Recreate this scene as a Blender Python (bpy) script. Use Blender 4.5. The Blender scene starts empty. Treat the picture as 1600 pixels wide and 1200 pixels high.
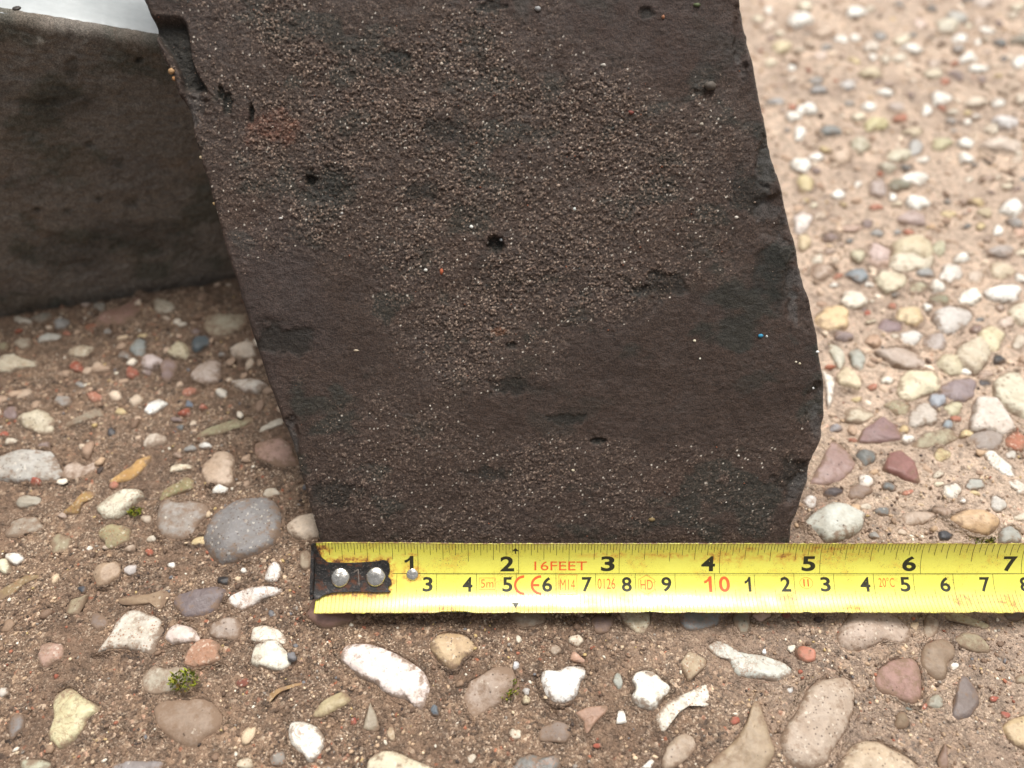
import bpy, bmesh, math, random
import numpy as np
from mathutils import Vector, Matrix

random.seed(7)
rng = np.random.default_rng(7)
scene = bpy.context.scene
C = scene.collection
MM = 0.001

# ------------------------------------------------------------------ camera
CAM_H = 0.188
PITCH = math.radians(50)
FPX = 1204.0
cam_data = bpy.data.cameras.new("camera")
cam = bpy.data.objects.new("camera", cam_data)
C.objects.link(cam)
cam.location = (0, 0, CAM_H)
cam.rotation_euler = (math.radians(90) - PITCH, 0, 0)
cam_data.sensor_width = 36
cam_data.lens = 36 * FPX / 1600
cam_data.clip_start = 0.01
cam_data.clip_end = 50
cam_data.dof.use_dof = True
cam_data.dof.focus_distance = 0.192
cam_data.dof.aperture_fstop = 8.2
scene.camera = cam

# ------------------------------------------------------------------ light: overcast sky, soft sun from beyond
SUN_EL, SUN_AZ = math.radians(75), math.radians(24)      # azimuth measured from +Y towards +X
world = bpy.data.worlds.new("World")
scene.world = world
world.use_nodes = True
wn, wl = world.node_tree.nodes, world.node_tree.links
wn.clear()
sky = wn.new("ShaderNodeTexSky")
sky.sky_type = 'NISHITA'
sky.sun_disc = False
sky.sun_elevation = SUN_EL
sky.sun_rotation = SUN_AZ
sky.air_density = 1.0
sky.dust_density = 6.0
sky.ozone_density = 0.6
hs = wn.new("ShaderNodeHueSaturation")
hs.inputs["Saturation"].default_value = 0.12
bg = wn.new("ShaderNodeBackground")
bg.inputs["Strength"].default_value = 0.095
wo = wn.new("ShaderNodeOutputWorld")
wl.new(sky.outputs[0], hs.inputs["Color"])
wl.new(hs.outputs[0], bg.inputs["Color"])
wl.new(bg.outputs[0], wo.inputs["Surface"])

sun_d = bpy.data.lights.new("sun", 'SUN')
sun_d.energy = 2.5
sun_d.angle = math.radians(26)
sun_d.color = (1.0, 0.96, 0.90)
sun = bpy.data.objects.new("sun", sun_d)
C.objects.link(sun)
sd = Vector((math.sin(SUN_AZ) * math.cos(SUN_EL), math.cos(SUN_AZ) * math.cos(SUN_EL), math.sin(SUN_EL)))
sun.rotation_euler = sd.to_track_quat('Z', 'Y').to_euler()

scene.view_settings.view_transform = 'Standard'
scene.view_settings.look = 'None'
scene.view_settings.exposure = 0.42
scene.view_settings.gamma = 1.0

# ------------------------------------------------------------------ geometry helpers
CA, SA = math.cos(math.pi / 2 - PITCH), math.sin(math.pi / 2 - PITCH)

def ray(px, py):
    """world direction (depth 1 along the view axis) of a photograph pixel"""
    x, y, z = (px - 800) / FPX, -(py - 600) / FPX, -1.0
    return Vector((x, y * CA - z * SA, y * SA + z * CA))

def at_z(px, py, z=0.0):
    d = ray(px, py)
    t = (z - CAM_H) / d.z
    return Vector((0, 0, CAM_H)) + d * t

def at_depth(px, py, depth):
    return Vector((0, 0, CAM_H)) + ray(px, py) * depth

def at_plane(px, py, p0, n):
    d = ray(px, py)
    o = Vector((0, 0, CAM_H))
    return o + d * ((p0 - o).dot(n) / d.dot(n))

def lin(c):
    v = np.asarray(c, dtype=float) / 255.0
    return np.where(v <= 0.04045, v / 12.92, ((v + 0.055) / 1.055) ** 2.4)

def h2(ix, iy, seed):
    h = (ix.astype(np.int64) * 374761393 + iy.astype(np.int64) * 668265263 + seed * 1442695041) & 0xffffffff
    h = ((h ^ (h >> 13)) * 1274126177) & 0xffffffff
    h = ((h ^ (h >> 15)) * 2246822519) & 0xffffffff
    return ((h ^ (h >> 16)) & 0xffffffff) / 4294967296.0

def vnoise(x, y, seed=0):
    ix, iy = np.floor(x), np.floor(y)
    fx, fy = x - ix, y - iy
    fx = fx * fx * (3 - 2 * fx)
    fy = fy * fy * (3 - 2 * fy)
    a, b = h2(ix, iy, seed), h2(ix + 1, iy, seed)
    c, d = h2(ix, iy + 1, seed), h2(ix + 1, iy + 1, seed)
    return (a * (1 - fx) + b * fx) * (1 - fy) + (c * (1 - fx) + d * fx) * fy

def fbm(x, y, seed=0, octv=4):
    s, a, t = 0.0, 1.0, 0.0
    for k in range(octv):
        c_, s_ = math.cos(0.6 + 0.9 * k), math.sin(0.6 + 0.9 * k)
        s = s + a * vnoise((x * c_ - y * s_) * 2 ** k + 13.7 * k, (x * s_ + y * c_) * 2 ** k - 7.1 * k, seed + k)
        t += a
        a *= 0.5
    return s / t

def worley(x, y, seed=0):
    ix, iy = np.floor(x), np.floor(y)
    best = np.full(x.shape, 9.0)
    bid = np.zeros(x.shape)
    for dx in (-1, 0, 1):
        for dy in (-1, 0, 1):
            cx, cy = ix + dx, iy + dy
            px, py = cx + 0.1 + 0.8 * h2(cx, cy, seed), cy + 0.1 + 0.8 * h2(cx, cy, seed + 5)
            d = np.hypot(px - x, py - y)
            m = d < best
            best = np.where(m, d, best)
            bid = np.where(m, h2(cx, cy, seed + 9), bid)
    return best, bid

def sstep(a, b, x):
    t = np.clip((x - a) / (b - a), 0, 1)
    return t * t * (3 - 2 * t)

def mesh_obj(name, verts, faces, mat, parent=None, smooth=True, attrs=None, uv=None, loc=None):
    me = bpy.data.meshes.new(name)
    verts = np.asarray(verts, dtype=np.float32)
    if isinstance(faces, np.ndarray):
        nf, k = faces.shape
        me.vertices.add(len(verts))
        me.vertices.foreach_set("co", verts.ravel())
        me.loops.add(nf * k)
        me.loops.foreach_set("vertex_index", faces.astype(np.int32).ravel())
        me.polygons.add(nf)
        me.polygons.foreach_set("loop_start", np.arange(0, nf * k, k, dtype=np.int32))
        me.update(calc_edges=True)
    else:
        me.from_pydata([tuple(v) for v in verts.tolist()], [], faces)
        me.update()
    if smooth:
        me.polygons.foreach_set("use_smooth", np.ones(len(me.polygons), dtype=bool))
    for an, arr in (attrs or {}).items():
        arr = np.asarray(arr, dtype=np.float32)
        if arr.ndim == 2:
            at = me.color_attributes.new(an, 'FLOAT_COLOR', 'POINT')
            a4 = np.ones((len(arr), 4), dtype=np.float32)
            a4[:, :3] = arr
            at.data.foreach_set("color", a4.ravel())
        else:
            at = me.attributes.new(an, 'FLOAT', 'POINT')
            at.data.foreach_set("value", arr)
    me.materials.append(mat)
    o = bpy.data.objects.new(name, me)
    C.objects.link(o)
    if loc is not None:
        o.location = loc
    if parent is not None:
        o.parent = parent
    return o

def tag(o, label=None, cat=None, group=None, kind=None):
    if label: o['label'] = label
    if cat: o['category'] = cat
    if group: o['group'] = group
    if kind: o['kind'] = kind
    return o

def grid_faces(nr, nc):
    i = np.arange(nr - 1)[:, None] * nc + np.arange(nc - 1)[None, :]
    i = i.ravel()
    return np.stack([i, i + 1, i + nc + 1, i + nc], axis=1)

# ------------------------------------------------------------------ materials
class NT:
    def __init__(self, name, rough=0.8, spec=0.5):
        self.m = bpy.data.materials.new(name)
        self.m.use_nodes = True
        self.n, self.l = self.m.node_tree.nodes, self.m.node_tree.links
        self.b = self.n["Principled BSDF"]
        self.b.inputs["Roughness"].default_value = rough
        self.b.inputs["Specular IOR Level"].default_value = spec
        self.tc = self.n.new("ShaderNodeTexCoord")
    def noise(self, scale, detail=4, rough=0.6, vec=None, dist=0.0):
        t = self.n.new("ShaderNodeTexNoise")
        t.inputs["Scale"].default_value = scale
        t.inputs["Detail"].default_value = detail
        t.inputs["Roughness"].default_value = rough
        t.inputs["Distortion"].default_value = dist
        self.l.new(vec or self.tc.outputs["Object"], t.inputs["Vector"])
        return t
    def voro(self, scale, vec=None, feature='F1', rnd=1.0):
        t = self.n.new("ShaderNodeTexVoronoi")
        t.feature = feature
        t.inputs["Scale"].default_value = scale
        t.inputs["Randomness"].default_value = rnd
        self.l.new(vec or self.tc.outputs["Object"], t.inputs["Vector"])
        return t
    def ramp(self, fac, stops, interp='LINEAR'):
        r = self.n.new("ShaderNodeValToRGB")
        r.color_ramp.interpolation = interp
        e = r.color_ramp.elements
        while len(e) < len(stops): e.new(0.5)
        for k, (p, c) in enumerate(stops):
            e[k].position = p
            e[k].color = (c, c, c, 1) if isinstance(c, (int, float)) else (*[float(v) for v in c], 1)
        self.l.new(fac, r.inputs[0])
        return r.outputs[0]
    def mix(self, fac, a, b, mode='MIX'):
        x = self.n.new("ShaderNodeMix")
        x.data_type = 'RGBA'
        x.blend_type = mode
        for s, v in ((0, fac), (6, a), (7, b)):
            if isinstance(v, bpy.types.NodeSocket): self.l.new(v, x.inputs[s])
            elif s == 0: x.inputs[0].default_value = v
            else: x.inputs[s].default_value = (*[float(q) for q in v], 1)
        return x.outputs[2]
    def math(self, op, a, b=0.0, c=None):
        x = self.n.new("ShaderNodeMath")
        x.operation = op
        for s, v in enumerate((a, b, c)):
            if v is None: continue
            if isinstance(v, bpy.types.NodeSocket): self.l.new(v, x.inputs[s])
            else: x.inputs[s].default_value = v
        return x.outputs[0]
    def attr(self, name):
        a = self.n.new("ShaderNodeAttribute")
        a.attribute_name = name
        return a
    def bump(self, height, dist, strength=1.0, prev=None):
        b = self.n.new("ShaderNodeBump")
        b.inputs["Strength"].default_value = strength
        b.inputs["Distance"].default_value = dist
        self.l.new(height, b.inputs["Height"])
        if prev is not None: self.l.new(prev, b.inputs["Normal"])
        return b.outputs[0]
    def out(self, color=None, rough=None, normal=None):
        if color is not None: self.l.new(color, self.b.inputs["Base Color"])
        if rough is not None: self.l.new(rough, self.b.inputs["Roughness"])
        if normal is not None: self.l.new(normal, self.b.inputs["Normal"])
        return self.m

SOIL = lin((142, 116, 95))

def mat_ground():
    t = NT("soil_mortar", 0.8, 0.5)
    v1 = t.voro(1300)
    v2 = t.voro(2700)
    sep = t.n.new("ShaderNodeSeparateColor"); t.l.new(v1.outputs["Color"], sep.inputs[0])
    sep2 = t.n.new("ShaderNodeSeparateColor"); t.l.new(v2.outputs["Color"], sep2.inputs[0])
    g1 = t.ramp(sep.outputs[0], [(0.0, lin((66, 54, 46))), (0.16, lin((102, 83, 69))), (0.6, SOIL), (0.86, lin((166, 140, 116))),
                                 (0.96, lin((222, 200, 176))), (0.992, lin((182, 112, 82)))])
    g2 = t.ramp(sep2.outputs[0], [(0.0, lin((78, 64, 54))), (0.3, lin((120, 99, 82))), (0.8, lin((142, 119, 99))), (0.985, lin((216, 196, 174)))])
    n1 = t.noise(34, 7, 0.68)
    n2 = t.noise(150, 4, 0.6)
    fine = t.ramp(n2.outputs["Fac"], [(0.42, 0.0), (0.6, 1.0)])
    col = t.mix(fine, g2, g1)
    # fines washed smooth between the grains
    smooth = t.ramp(t.noise(60, 5, 0.65).outputs["Fac"], [(0.48, 0.0), (0.62, 0.75)])
    col = t.mix(smooth, col, lin((134, 110, 91)))
    # brighter light on the ground far off and right, painted into the soil colour
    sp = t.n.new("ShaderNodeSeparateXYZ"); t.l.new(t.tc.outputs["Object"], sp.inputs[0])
    far_bright = t.math('ADD', t.math('MULTIPLY', sp.outputs[0], 3.2), t.math('MULTIPLY', sp.outputs[1], 1.7))
    far_bright = t.math('ADD', far_bright, t.math('MULTIPLY', t.noise(14, 5, 0.6).outputs["Fac"], 0.6))
    col = t.mix(t.ramp(far_bright, [(0.5, 0.0), (0.95, 0.9)]), col, t.mix(0.55, col, lin((246, 224, 204))))
    tone = t.ramp(n1.outputs["Fac"], [(0.34, (.66, .63, .62)), (0.62, (1.12, 1.09, 1.05))])
    col = t.mix(1.0, col, tone, 'MULTIPLY')
    col = t.mix(1.0, col, t.ramp(t.noise(380, 5, .7).outputs["Fac"], [(.36, .62), (.5, 1.0), (.66, 1.14)]), 'MULTIPLY')
    h = t.math('ADD', t.math('MULTIPLY', v1.outputs["Distance"], -1.0), t.math('MULTIPLY', v2.outputs["Distance"], -0.5))
    bp = t.bump(h, 0.0006, 1.0)
    bp = t.bump(t.noise(900, 4, 0.7).outputs["Fac"], 0.0003, 0.6, bp)
    rg = t.ramp(t.noise(40, 3).outputs["Fac"], [(0.35, 0.5), (0.65, 0.85)])
    return t.out(col, rg, bp)

def mat_grit():
    t = NT("sand_grains", 0.7, 0.4)
    a = t.attr("Col")
    n = t.noise(2500, 2)
    col = t.mix(1.0, a.outputs["Color"], t.ramp(n.outputs["Fac"], [(0.3, 0.8), (0.7, 1.1)]), 'MULTIPLY')
    return t.out(col)

def mat_stone(name, rough, speck, speckcol, mott, mud, vein=0.0, bumpd=0.00025):
    t = NT(name, rough, 0.45)
    oi = t.n.new("ShaderNodeObjectInfo")
    # shift the pattern for every stone
    vm = t.n.new("ShaderNodeVectorMath"); vm.operation = 'ADD'
    cx = t.n.new("ShaderNodeCombineXYZ")
    t.l.new(oi.outputs["Random"], cx.inputs[0]); t.l.new(oi.outputs["Random"], cx.inputs[1])
    t.l.new(t.tc.outputs["Object"], vm.inputs[0]); t.l.new(cx.outputs[0], vm.inputs[1])
    v = vm.outputs[0]
    base = oi.outputs["Color"]
    n1 = t.noise(220, 5, 0.6, v, 0.4)
    n2 = t.noise(900, 4, 0.6, v)
    col = t.mix(1.0, base, t.ramp(n1.outputs["Fac"], [(0.3, tuple(1 - mott * q for q in (0.7, 0.9, 1.1))), (0.55, (1, 1, 1)), (0.75, (1 + mott * .35,) * 3)]), 'MULTIPLY')
    col = t.mix(1.0, col, t.ramp(n2.outputs["Fac"], [(0.3, 1 - mott * 0.6), (0.65, 1.06)]), 'MULTIPLY')
    if vein:
        vv = t.noise(160, 6, 0.7, v, 1.2)
        d = t.math('ABSOLUTE', t.math('SUBTRACT', vv.outputs["Fac"], 0.5))
        col = t.mix(t.ramp(d, [(0.0, vein), (0.022, 0.0)]), col, lin((150, 110, 84)))
    if speck:
        vs = t.voro(1500, v)
        sc = t.n.new("ShaderNodeSeparateColor"); t.l.new(vs.outputs["Color"], sc.inputs[0])
        m = t.math('MULTIPLY', t.ramp(sc.outputs[0], [(0.0, 1.0), (speck, 1.0), (speck + 0.02, 0.0)]),
                   t.ramp(vs.outputs["Distance"], [(0.2, 0.85), (0.42, 0.0)]))
        col = t.mix(m, col, speckcol)
        vw = t.voro(1900, v)
        sw = t.n.new("ShaderNodeSeparateColor"); t.l.new(vw.outputs["Color"], sw.inputs[0])
        col = t.mix(t.ramp(sw.outputs[1], [(1 - speck * .35, 0.0), (1.0, 0.4)]), col, lin((236, 226, 208)))
    # soil film clinging in patches and round the rim
    rim = t.attr("rim")
    nm = t.noise(420, 5, 0.7, v)
    mm = t.math('ADD', nm.outputs["Fac"], t.math('MULTIPLY', rim.outputs["Fac"], 0.28))
    mk = t.ramp(mm, [(0.70 - mud, 0.0), (0.80 - mud * .6, 0.85)])
    col = t.mix(mk, col, lin((128, 105, 86)))
    # stray dark specks of dirt
    vd = t.voro(700, v)
    sd_ = t.n.new("ShaderNodeSeparateColor"); t.l.new(vd.outputs["Color"], sd_.inputs[0])
    md = t.math('MULTIPLY', t.ramp(sd_.outputs[2], [(0.84, 0.0), (0.85, 0.85)]), t.ramp(vd.outputs["Distance"], [(0.1, 1.0), (0.22, 0.0)]))
    col = t.mix(md, col, lin((70, 54, 44)))
    bp = t.bump(n2.outputs["Fac"], bumpd, 0.8)
    bp = t.bump(n1.outputs["Fac"], 0.0006, 0.5, bp)
    rg = t.mix(mk, (rough,) * 3, (0.9,) * 3)
    return t.out(col, rg, bp)

M = {
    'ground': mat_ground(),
    'grit': mat_grit(),
    'smooth': mat_stone("worn_pebble", 0.5, 0.0, (0, 0, 0), 0.26, 0.13),
    'speck': mat_stone("speckled_stone", 0.6, 0.20, lin((84, 68, 56)), 0.26, 0.12),
    'quartz': mat_stone("veined_quartz", 0.42, 0.0, (0, 0, 0), 0.24, 0.13, 0.8),
    'rough': mat_stone("rough_stone", 0.8, 0.35, lin((150, 104, 74)), 0.3, 0.16, 0.3, 0.0003),
    'mud': mat_stone("mud_filmed_stone", 0.7, 0.06, lin((110, 86, 70)), 0.2, 0.24),
}

def mat_slab(name, dark=1.0):
    t = NT(name, 0.75, 0.35)
    a = t.attr("Col")
    n1 = t.noise(3000, 3, 0.75)
    n2 = t.noise(500, 5, 0.7)
    col = t.mix(1.0, a.outputs["Color"], t.ramp(n1.outputs["Fac"], [(0.34, 0.42 * dark), (0.5, 1.0 * dark), (0.66, 1.75 * dark)]), 'MULTIPLY')
    col = t.mix(1.0, col, t.ramp(n2.outputs["Fac"], [(0.3, 0.72), (0.7, 1.25)]), 'MULTIPLY')
    bp = t.bump(n1.outputs["Fac"], 0.00030, 0.8)
    bp = t.bump(n2.outputs["Fac"], 0.0006, 0.5, bp)
    rg = t.ramp(t.noise(260, 4).outputs["Fac"], [(0.35, 0.5), (0.65, 0.8)])
    return t.out(col, rg, bp)

M['slab'] = mat_slab("burnt_clay")
M['glaze'] = (lambda t: t.out(t.ramp(t.noise(90, 4).outputs["Fac"], [(0.3, lin((166, 171, 172))), (0.7, lin((190, 194, 194)))]),
                              None, t.bump(t.noise(200, 3).outputs["Fac"], 0.0004, 0.4)))(NT("white_glaze", 0.25, 0.5))

def mat_plain(name, c, rough=0.6, metal=0.0, var=0.25, scale=900, bumpd=0.0001, spec=0.5):
    t = NT(name, rough, spec)
    t.b.inputs["Metallic"].default_value = metal
    c = np.asarray(c, dtype=float)
    n = t.noise(scale, 4, 0.65)
    col = t.ramp(n.outputs["Fac"], [(0.3, c * (1 - var)), (0.7, np.minimum(c * (1 + var), 1))])
    return t.out(col, None, t.bump(n.outputs["Fac"], bumpd, 0.6))

# ------------------------------------------------------------------ the stones seen in the photograph
REG = {'A': (0, 400, 3.0), 'B': (0, 780, 2.858), 'C': (480, 940, 3.2), 'D': (950, 940, 2.4615), 'E': (1200, 400, 2.607),
       'F': (1150, 0, 2.857), 'P': (0, 0, 1.0)}
W = (242, 238, 226)
CR = (226, 212, 180)
# (region, outline points or (cx, cy, rx, ry, rot), colour, material, height factor, kind, label)
S = [
 # left middle
 ('A', (175,775,95,52,0), (207,192,160), 'speck', .5, 'pebble', 'cream oval pebble at the left edge, above the large pale grey one'),
 ('A', (115,985,172,85,-5), (188,182,172), 'speck', .35, 'pebble', 'large pale grey oval pebble cut by the left edge of the photo'),
 ('A', [(-30,470),(60,455),(110,480),(180,485),(170,510),(90,530),(40,548),(-20,540)], (225,212,180), 'rough', .5, 'stone_chip', 'cream jagged shard at the left edge below the small white-topped brick'),
 ('A', (375,447,62,32,-8), (205,190,160), 'rough', .6, 'pebble', 'small cream bean-shaped pebble under the brick on the left'),
 ('A', (228,383,55,20,-10), (200,196,182), 'smooth', .5, 'pebble', None),
 ('A', (970,548,78,52,-10), (196,174,158), 'smooth', .5, 'pebble', 'pinkish grey pebble beside the slab, right of the tight cluster of small pebbles'),
 ('A', (840,445,60,38,-8), (208,192,152), 'speck', .6, 'pebble', 'speckled cream pebble touching the slate blue one'),
 ('A', (938,408,48,38,-20), (92,104,110), 'smooth', .6, 'pebble', 'slate blue pebble at the top of the small pebble cluster'),
 ('A', (650,430,35,48,30), (150,155,150), 'smooth', .5, 'pebble', None),
 ('A', (708,495,52,38,5), (216,196,190), 'smooth', .7, 'pebble', 'pinkish white pebble at the lower left of the small pebble cluster'),
 ('A', (790,530,42,54,0), (150,124,118), 'mud', .4, 'pebble', None),
 ('A', [(672,728),(700,690),(745,668),(790,690),(760,718),(700,748)], (240,236,226), 'smooth', .6, 'stone_chip', 'bright white wedge-shaped chip left of the slab'),
 ('A', (1170,605,85,35,10), (226,214,198), 'rough', .5, 'pebble', None),
 ('A', (1140,440,60,40,-10), (234,212,186), 'smooth', .6, 'pebble', None),
 ('A', (1040,643,28,25,0), (232,222,204), 'smooth', .8, 'pebble', None),
 ('A', (360,520,38,24,10), (196,92,56), 'rough', .7, 'brick_chip', None),
 ('A', (620,548,32,30,30), (188,92,60), 'rough', .6, 'brick_chip', None),
 ('A', (865,730,33,18,0), (204,92,54), 'rough', .7, 'brick_chip', None),
 ('A', (170,1055,30,25,-30), (196,88,56), 'rough', .8, 'brick_chip', None),
 ('A', (1028,1000,88,82,0), (206,176,146), 'smooth', .45, 'pebble', 'round tan pebble between the big grey pebble and the slab edge'),
 ('A', [(1195,880),(1330,850),(1400,960),(1390,985),(1290,990),(1200,950)], (188,146,126), 'mud', .3, 'pebble', None),
 ('A', [(505,1060),(560,1020),(620,985),(650,950),(715,930),(700,965),(660,1020),(620,1050),(560,1060)], (206,156,64), 'rough', .6, 'stone_chip', 'ochre yellow crusty sliver, upper one of two'),
 ('A', [(290,1210),(350,1160),(400,1095),(450,1100),(440,1130),(390,1160),(365,1205)], (176,136,58), 'rough', .6, 'stone_chip', 'ochre yellow crusty sliver, lower one of two'),
 ('P', [(146,790),(160,778),(190,765),(222,764),(225,775),(205,795),(185,812),(160,810)], (222,216,188), 'quartz', .6, 'stone_chip', 'greenish cream flinty chip beside the lower ochre sliver'),
 ('A', [(740,1140),(760,1100),(830,1060),(880,1030),(910,1050),(905,1085),(850,1110),(790,1135),(750,1150)], (150,140,88), 'rough', .5, 'stone_chip', 'olive green mossy stone above the lumpy grey one'),
 ('A', [(890,860),(950,820),(1050,780),(1180,745),(1200,770),(1130,810),(1050,835),(960,850)], (160,150,108), 'mud', .4, 'stone_chip', None),
 ('A', [(300,800),(360,760),(430,720),(480,700),(495,745),(400,775),(320,805)], (155,140,115), 'mud', .3, 'stone_chip', None),
 ('A', [(285,1040),(300,990),(360,965),(400,985),(460,960),(470,985),(420,1020),(350,1050)], (200,176,156), 'mud', .3, 'pebble', None),
 ('A', (130,1150,60,30,-10), (176,166,146), 'smooth', .5, 'pebble', None),
 ('A', (1050,320,110,55,-5), (182,168,138), 'mud', .25, 'pebble', None),
 ('A', [(440,300),(500,260),(580,225),(660,180),(670,230),(640,280),(560,330),(450,340)], (160,116,98), 'mud', .3, 'pebble', None),
 ('A', (430,330,40,18,-20), (176,104,66), 'rough', .4, 'brick_chip', None),
 ('A', (765,235,50,35,0), (196,182,156), 'smooth', .4, 'pebble', None),
 ('A', (200,290,55,22,-10), (150,146,130), 'mud', .4, 'pebble', None),
 ('A', (10,425,40,20,0), (160,150,110), 'mud', .4, 'pebble', None),
 ('A', (50,735,35,30,0), (146,122,118), 'smooth', .4, 'pebble', None),
 ('A', (960,888,32,18,0), (232,228,218), 'smooth', .6, 'pebble', None),
 ('A', (725,865,62,28,-8), (206,188,166), 'mud', .4, 'pebble', None),
 ('A', [(1195,830),(1230,795),(1330,752),(1330,790),(1230,822)], (216,202,178), 'smooth', .4, 'stone_chip', None),
 ('A', (885,695,22,20,30), (120,132,150), 'smooth', .6, 'stone_chip', None),
 ('A', (20,835,22,12,0), (200,96,60), 'rough', .7, 'brick_chip', None),
 ('A', (950,708,20,15,0), (200,98,60), 'rough', .7, 'brick_chip', None),
 ('A', (520,825,26,22,0), (70,66,68), 'smooth', .5, 'pebble', None),
 ('A', (470,235,32,22,0), (160,150,134), 'smooth', .5, 'pebble', None),
 ('A', (110,410,40,26,0), (190,176,150), 'mud', .4, 'pebble', None),
 # left bottom
 ('P', [(313,838),(322,815),(345,792),(375,777),(410,772),(432,780),(442,800),(441,825),(428,848),(400,865),(365,877),(340,878),(322,862)], (134,129,127), 'speck', .42, 'pebble', 'large smooth dark grey oval pebble left of the tape hook'),
 ('P', [(243,820),(248,790),(262,780),(280,785),(300,780),(322,788),(328,800),(310,815),(300,838),(270,842),(250,838)], (164,154,144), 'mud', .3, 'pebble', 'lumpy pale grey stone against the large dark grey pebble'),
 ('B', (888,455,112,66,-12), (126,110,110), 'smooth', .42, 'pebble', 'purple grey oval pebble below the large dark grey one'),
 ('B', [(1005,445),(1040,420),(1110,395),(1200,385),(1270,400),(1250,425),(1180,445),(1130,475),(1080,495),(1030,475)], (232,222,212), 'quartz', .5, 'pebble', 'white carrot-shaped stone left of the lower tape corner'),
 ('B', [(1178,350),(1190,310),(1225,275),(1250,290),(1257,330),(1225,372),(1190,370)], (240,235,225), 'quartz', .7, 'pebble', 'small white cracked pebble between the dark grey pebble and the tape hook'),
 ('B', (475,328,68,50,-15), (184,152,118), 'smooth', .55, 'pebble', 'tan pebble left of the large dark grey one'),
 ('B', [(430,690),(480,620),(520,545),(580,490),(640,500),(720,530),(727,580),(695,640),(680,690),(620,675),(560,670),(490,675)], (214,204,186), 'rough', .45, 'stone_chip', 'white rough fan-shaped stone with a rusty lower edge'),
 ('B', (812,605,78,44,-5), (226,204,190), 'smooth', .55, 'pebble', 'pinkish white oval pebble right of the fan-shaped white stone'),
 ('B', (1010,580,75,48,5), (176,156,140), 'mud', .35, 'pebble', None),
 ('B', [(818,740),(825,690),(860,650),(900,615),(960,625),(985,645),(975,680),(995,720),(940,740),(880,755)], (194,142,108), 'rough', .5, 'stone_chip', 'orange brown gritty stone below the pinkish white oval pebble'),
 ('B', (1208,697,85,70,0), (236,230,208), 'smooth', .5, 'pebble', 'round cream white pebble below the white carrot-shaped stone'),
 ('B', [(1118,625),(1125,575),(1180,560),(1240,578),(1282,620),(1278,655),(1220,632),(1150,642)], (222,212,190), 'quartz', .55, 'stone_chip', 'broken cream shell-like stone just above the round cream white pebble'),
 ('B', [(210,1060),(235,980),(235,880),(290,835),(330,840),(370,880),(455,930),(400,975),(370,1040),(310,1095),(265,1120),(230,1090)], (214,202,148), 'quartz', .4, 'pebble', 'yellowish quartz stone of triangular outline near the bottom left corner'),
 ('B', (225,690,65,50,-15), (188,148,126), 'rough', .3, 'pebble', None),
 ('B', [(630,810),(650,770),(690,740),(740,755),(830,748),(870,790),(850,850),(760,860),(680,870),(640,850)], (186,172,148), 'mud', .3, 'pebble', 'flat grey stone with a green moss tuft growing on it'),
 ('B', (840,990,145,120,10), (160,134,110), 'mud', .18, 'pebble', 'wide muddy brown stone sunk in the ground below the moss'),
 ('P', [(449,1145),(453,1128),(475,1126),(498,1136),(508,1157),(500,1178),(484,1192),(470,1180),(455,1165)], (240,235,220), 'quartz', .6, 'pebble', 'white cracked stone at the bottom edge, left of the large cream one'),
 ('B', [(1170,920),(1195,870),(1260,835),(1355,815),(1350,830),(1270,855),(1215,885),(1185,930)], (174,134,76), 'rough', .4, 'stone_chip', None),
 ('B', [(525,455),(600,430),(680,420),(730,405),(765,425),(740,480),(715,500),(670,465),(600,475),(540,470)], (160,130,94), 'mud', .45, 'stone_chip', None),
 ('B', [(290,490),(320,450),(395,425),(380,460),(350,510),(300,515)], (165,146,110), 'mud', .4, 'stone_chip', None),
 ('B', [(-20,415),(60,370),(130,330),(190,330),(180,350),(110,380),(50,430),(-10,455)], (156,128,82), 'rough', .4, 'stone_chip', 'long brown sliver at the left edge below the white pebble'),
 ('B', (62,262,42,30,0), W, 'smooth', .6, 'pebble', None),
 ('B', (12,295,34,36,0), (226,218,180), 'smooth', .6, 'pebble', None),
 ('B', (110,125,95,38,-15), (170,156,136), 'mud', .3, 'pebble', None),
 ('B', (270,200,55,42,-30), (165,150,114), 'mud', .3, 'pebble', None),
 ('B', (510,160,72,52,-20), (170,156,108), 'rough', .4, 'pebble', None),
 ('B', (1000,362,28,25,0), (50,46,46), 'smooth', .6, 'stone_chip', None),
 ('B', (367,400,20,20,0), (70,75,85), 'smooth', .6, 'stone_chip', None),
 ('B', (582,312,30,24,-20), (206,196,190), 'smooth', .5, 'pebble', None),
 ('B', (667,235,22,14,0), (206,100,58), 'rough', .8, 'brick_chip', None),
 ('B', (70,1010,32,60,15), (136,130,128), 'mud', .4, 'stone_chip', None),
 ('B', [(1270,120),(1330,70),(1440,60),(1440,160),(1380,190),(1310,170)], (224,198,168), 'smooth', .5, 'pebble', 'cream tan pebble tucked between the dark grey pebble and the slab foot'),
 ('B', (1365,270,32,42,0), (170,150,120), 'mud', .4, 'stone_chip', None),
 ('P', (515,955,42,24,0), (158,116,100), 'smooth', .45, 'pebble', 'reddish brown pebble half under the hook end of the tape'),
 ('B', (150,1195,70,40,-5), (184,180,150), 'mud', .4, 'pebble', None),
 ('B', (620,1205,105,45,0), (150,140,138), 'speck', .3, 'pebble', None),
 ('B', (250,790,14,11,0), (200,100,60), 'rough', .8, 'brick_chip', None),
 ('B', (1080,820,32,22,-20), (150,76,54), 'rough', .5, 'brick_chip', None),
 ('B', (1240,1160,40,35,0), (150,140,128), 'rough', .5, 'stone_chip', None),
 ('B', (1095,1180,50,26,0), (206,190,158), 'rough', .5, 'stone_chip', None),
 ('B', (765,292,18,15,0), W, 'smooth', .7, 'pebble', None),
 ('B', (1088,318,15,12,0), W, 'smooth', .7, 'pebble', None),
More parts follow.
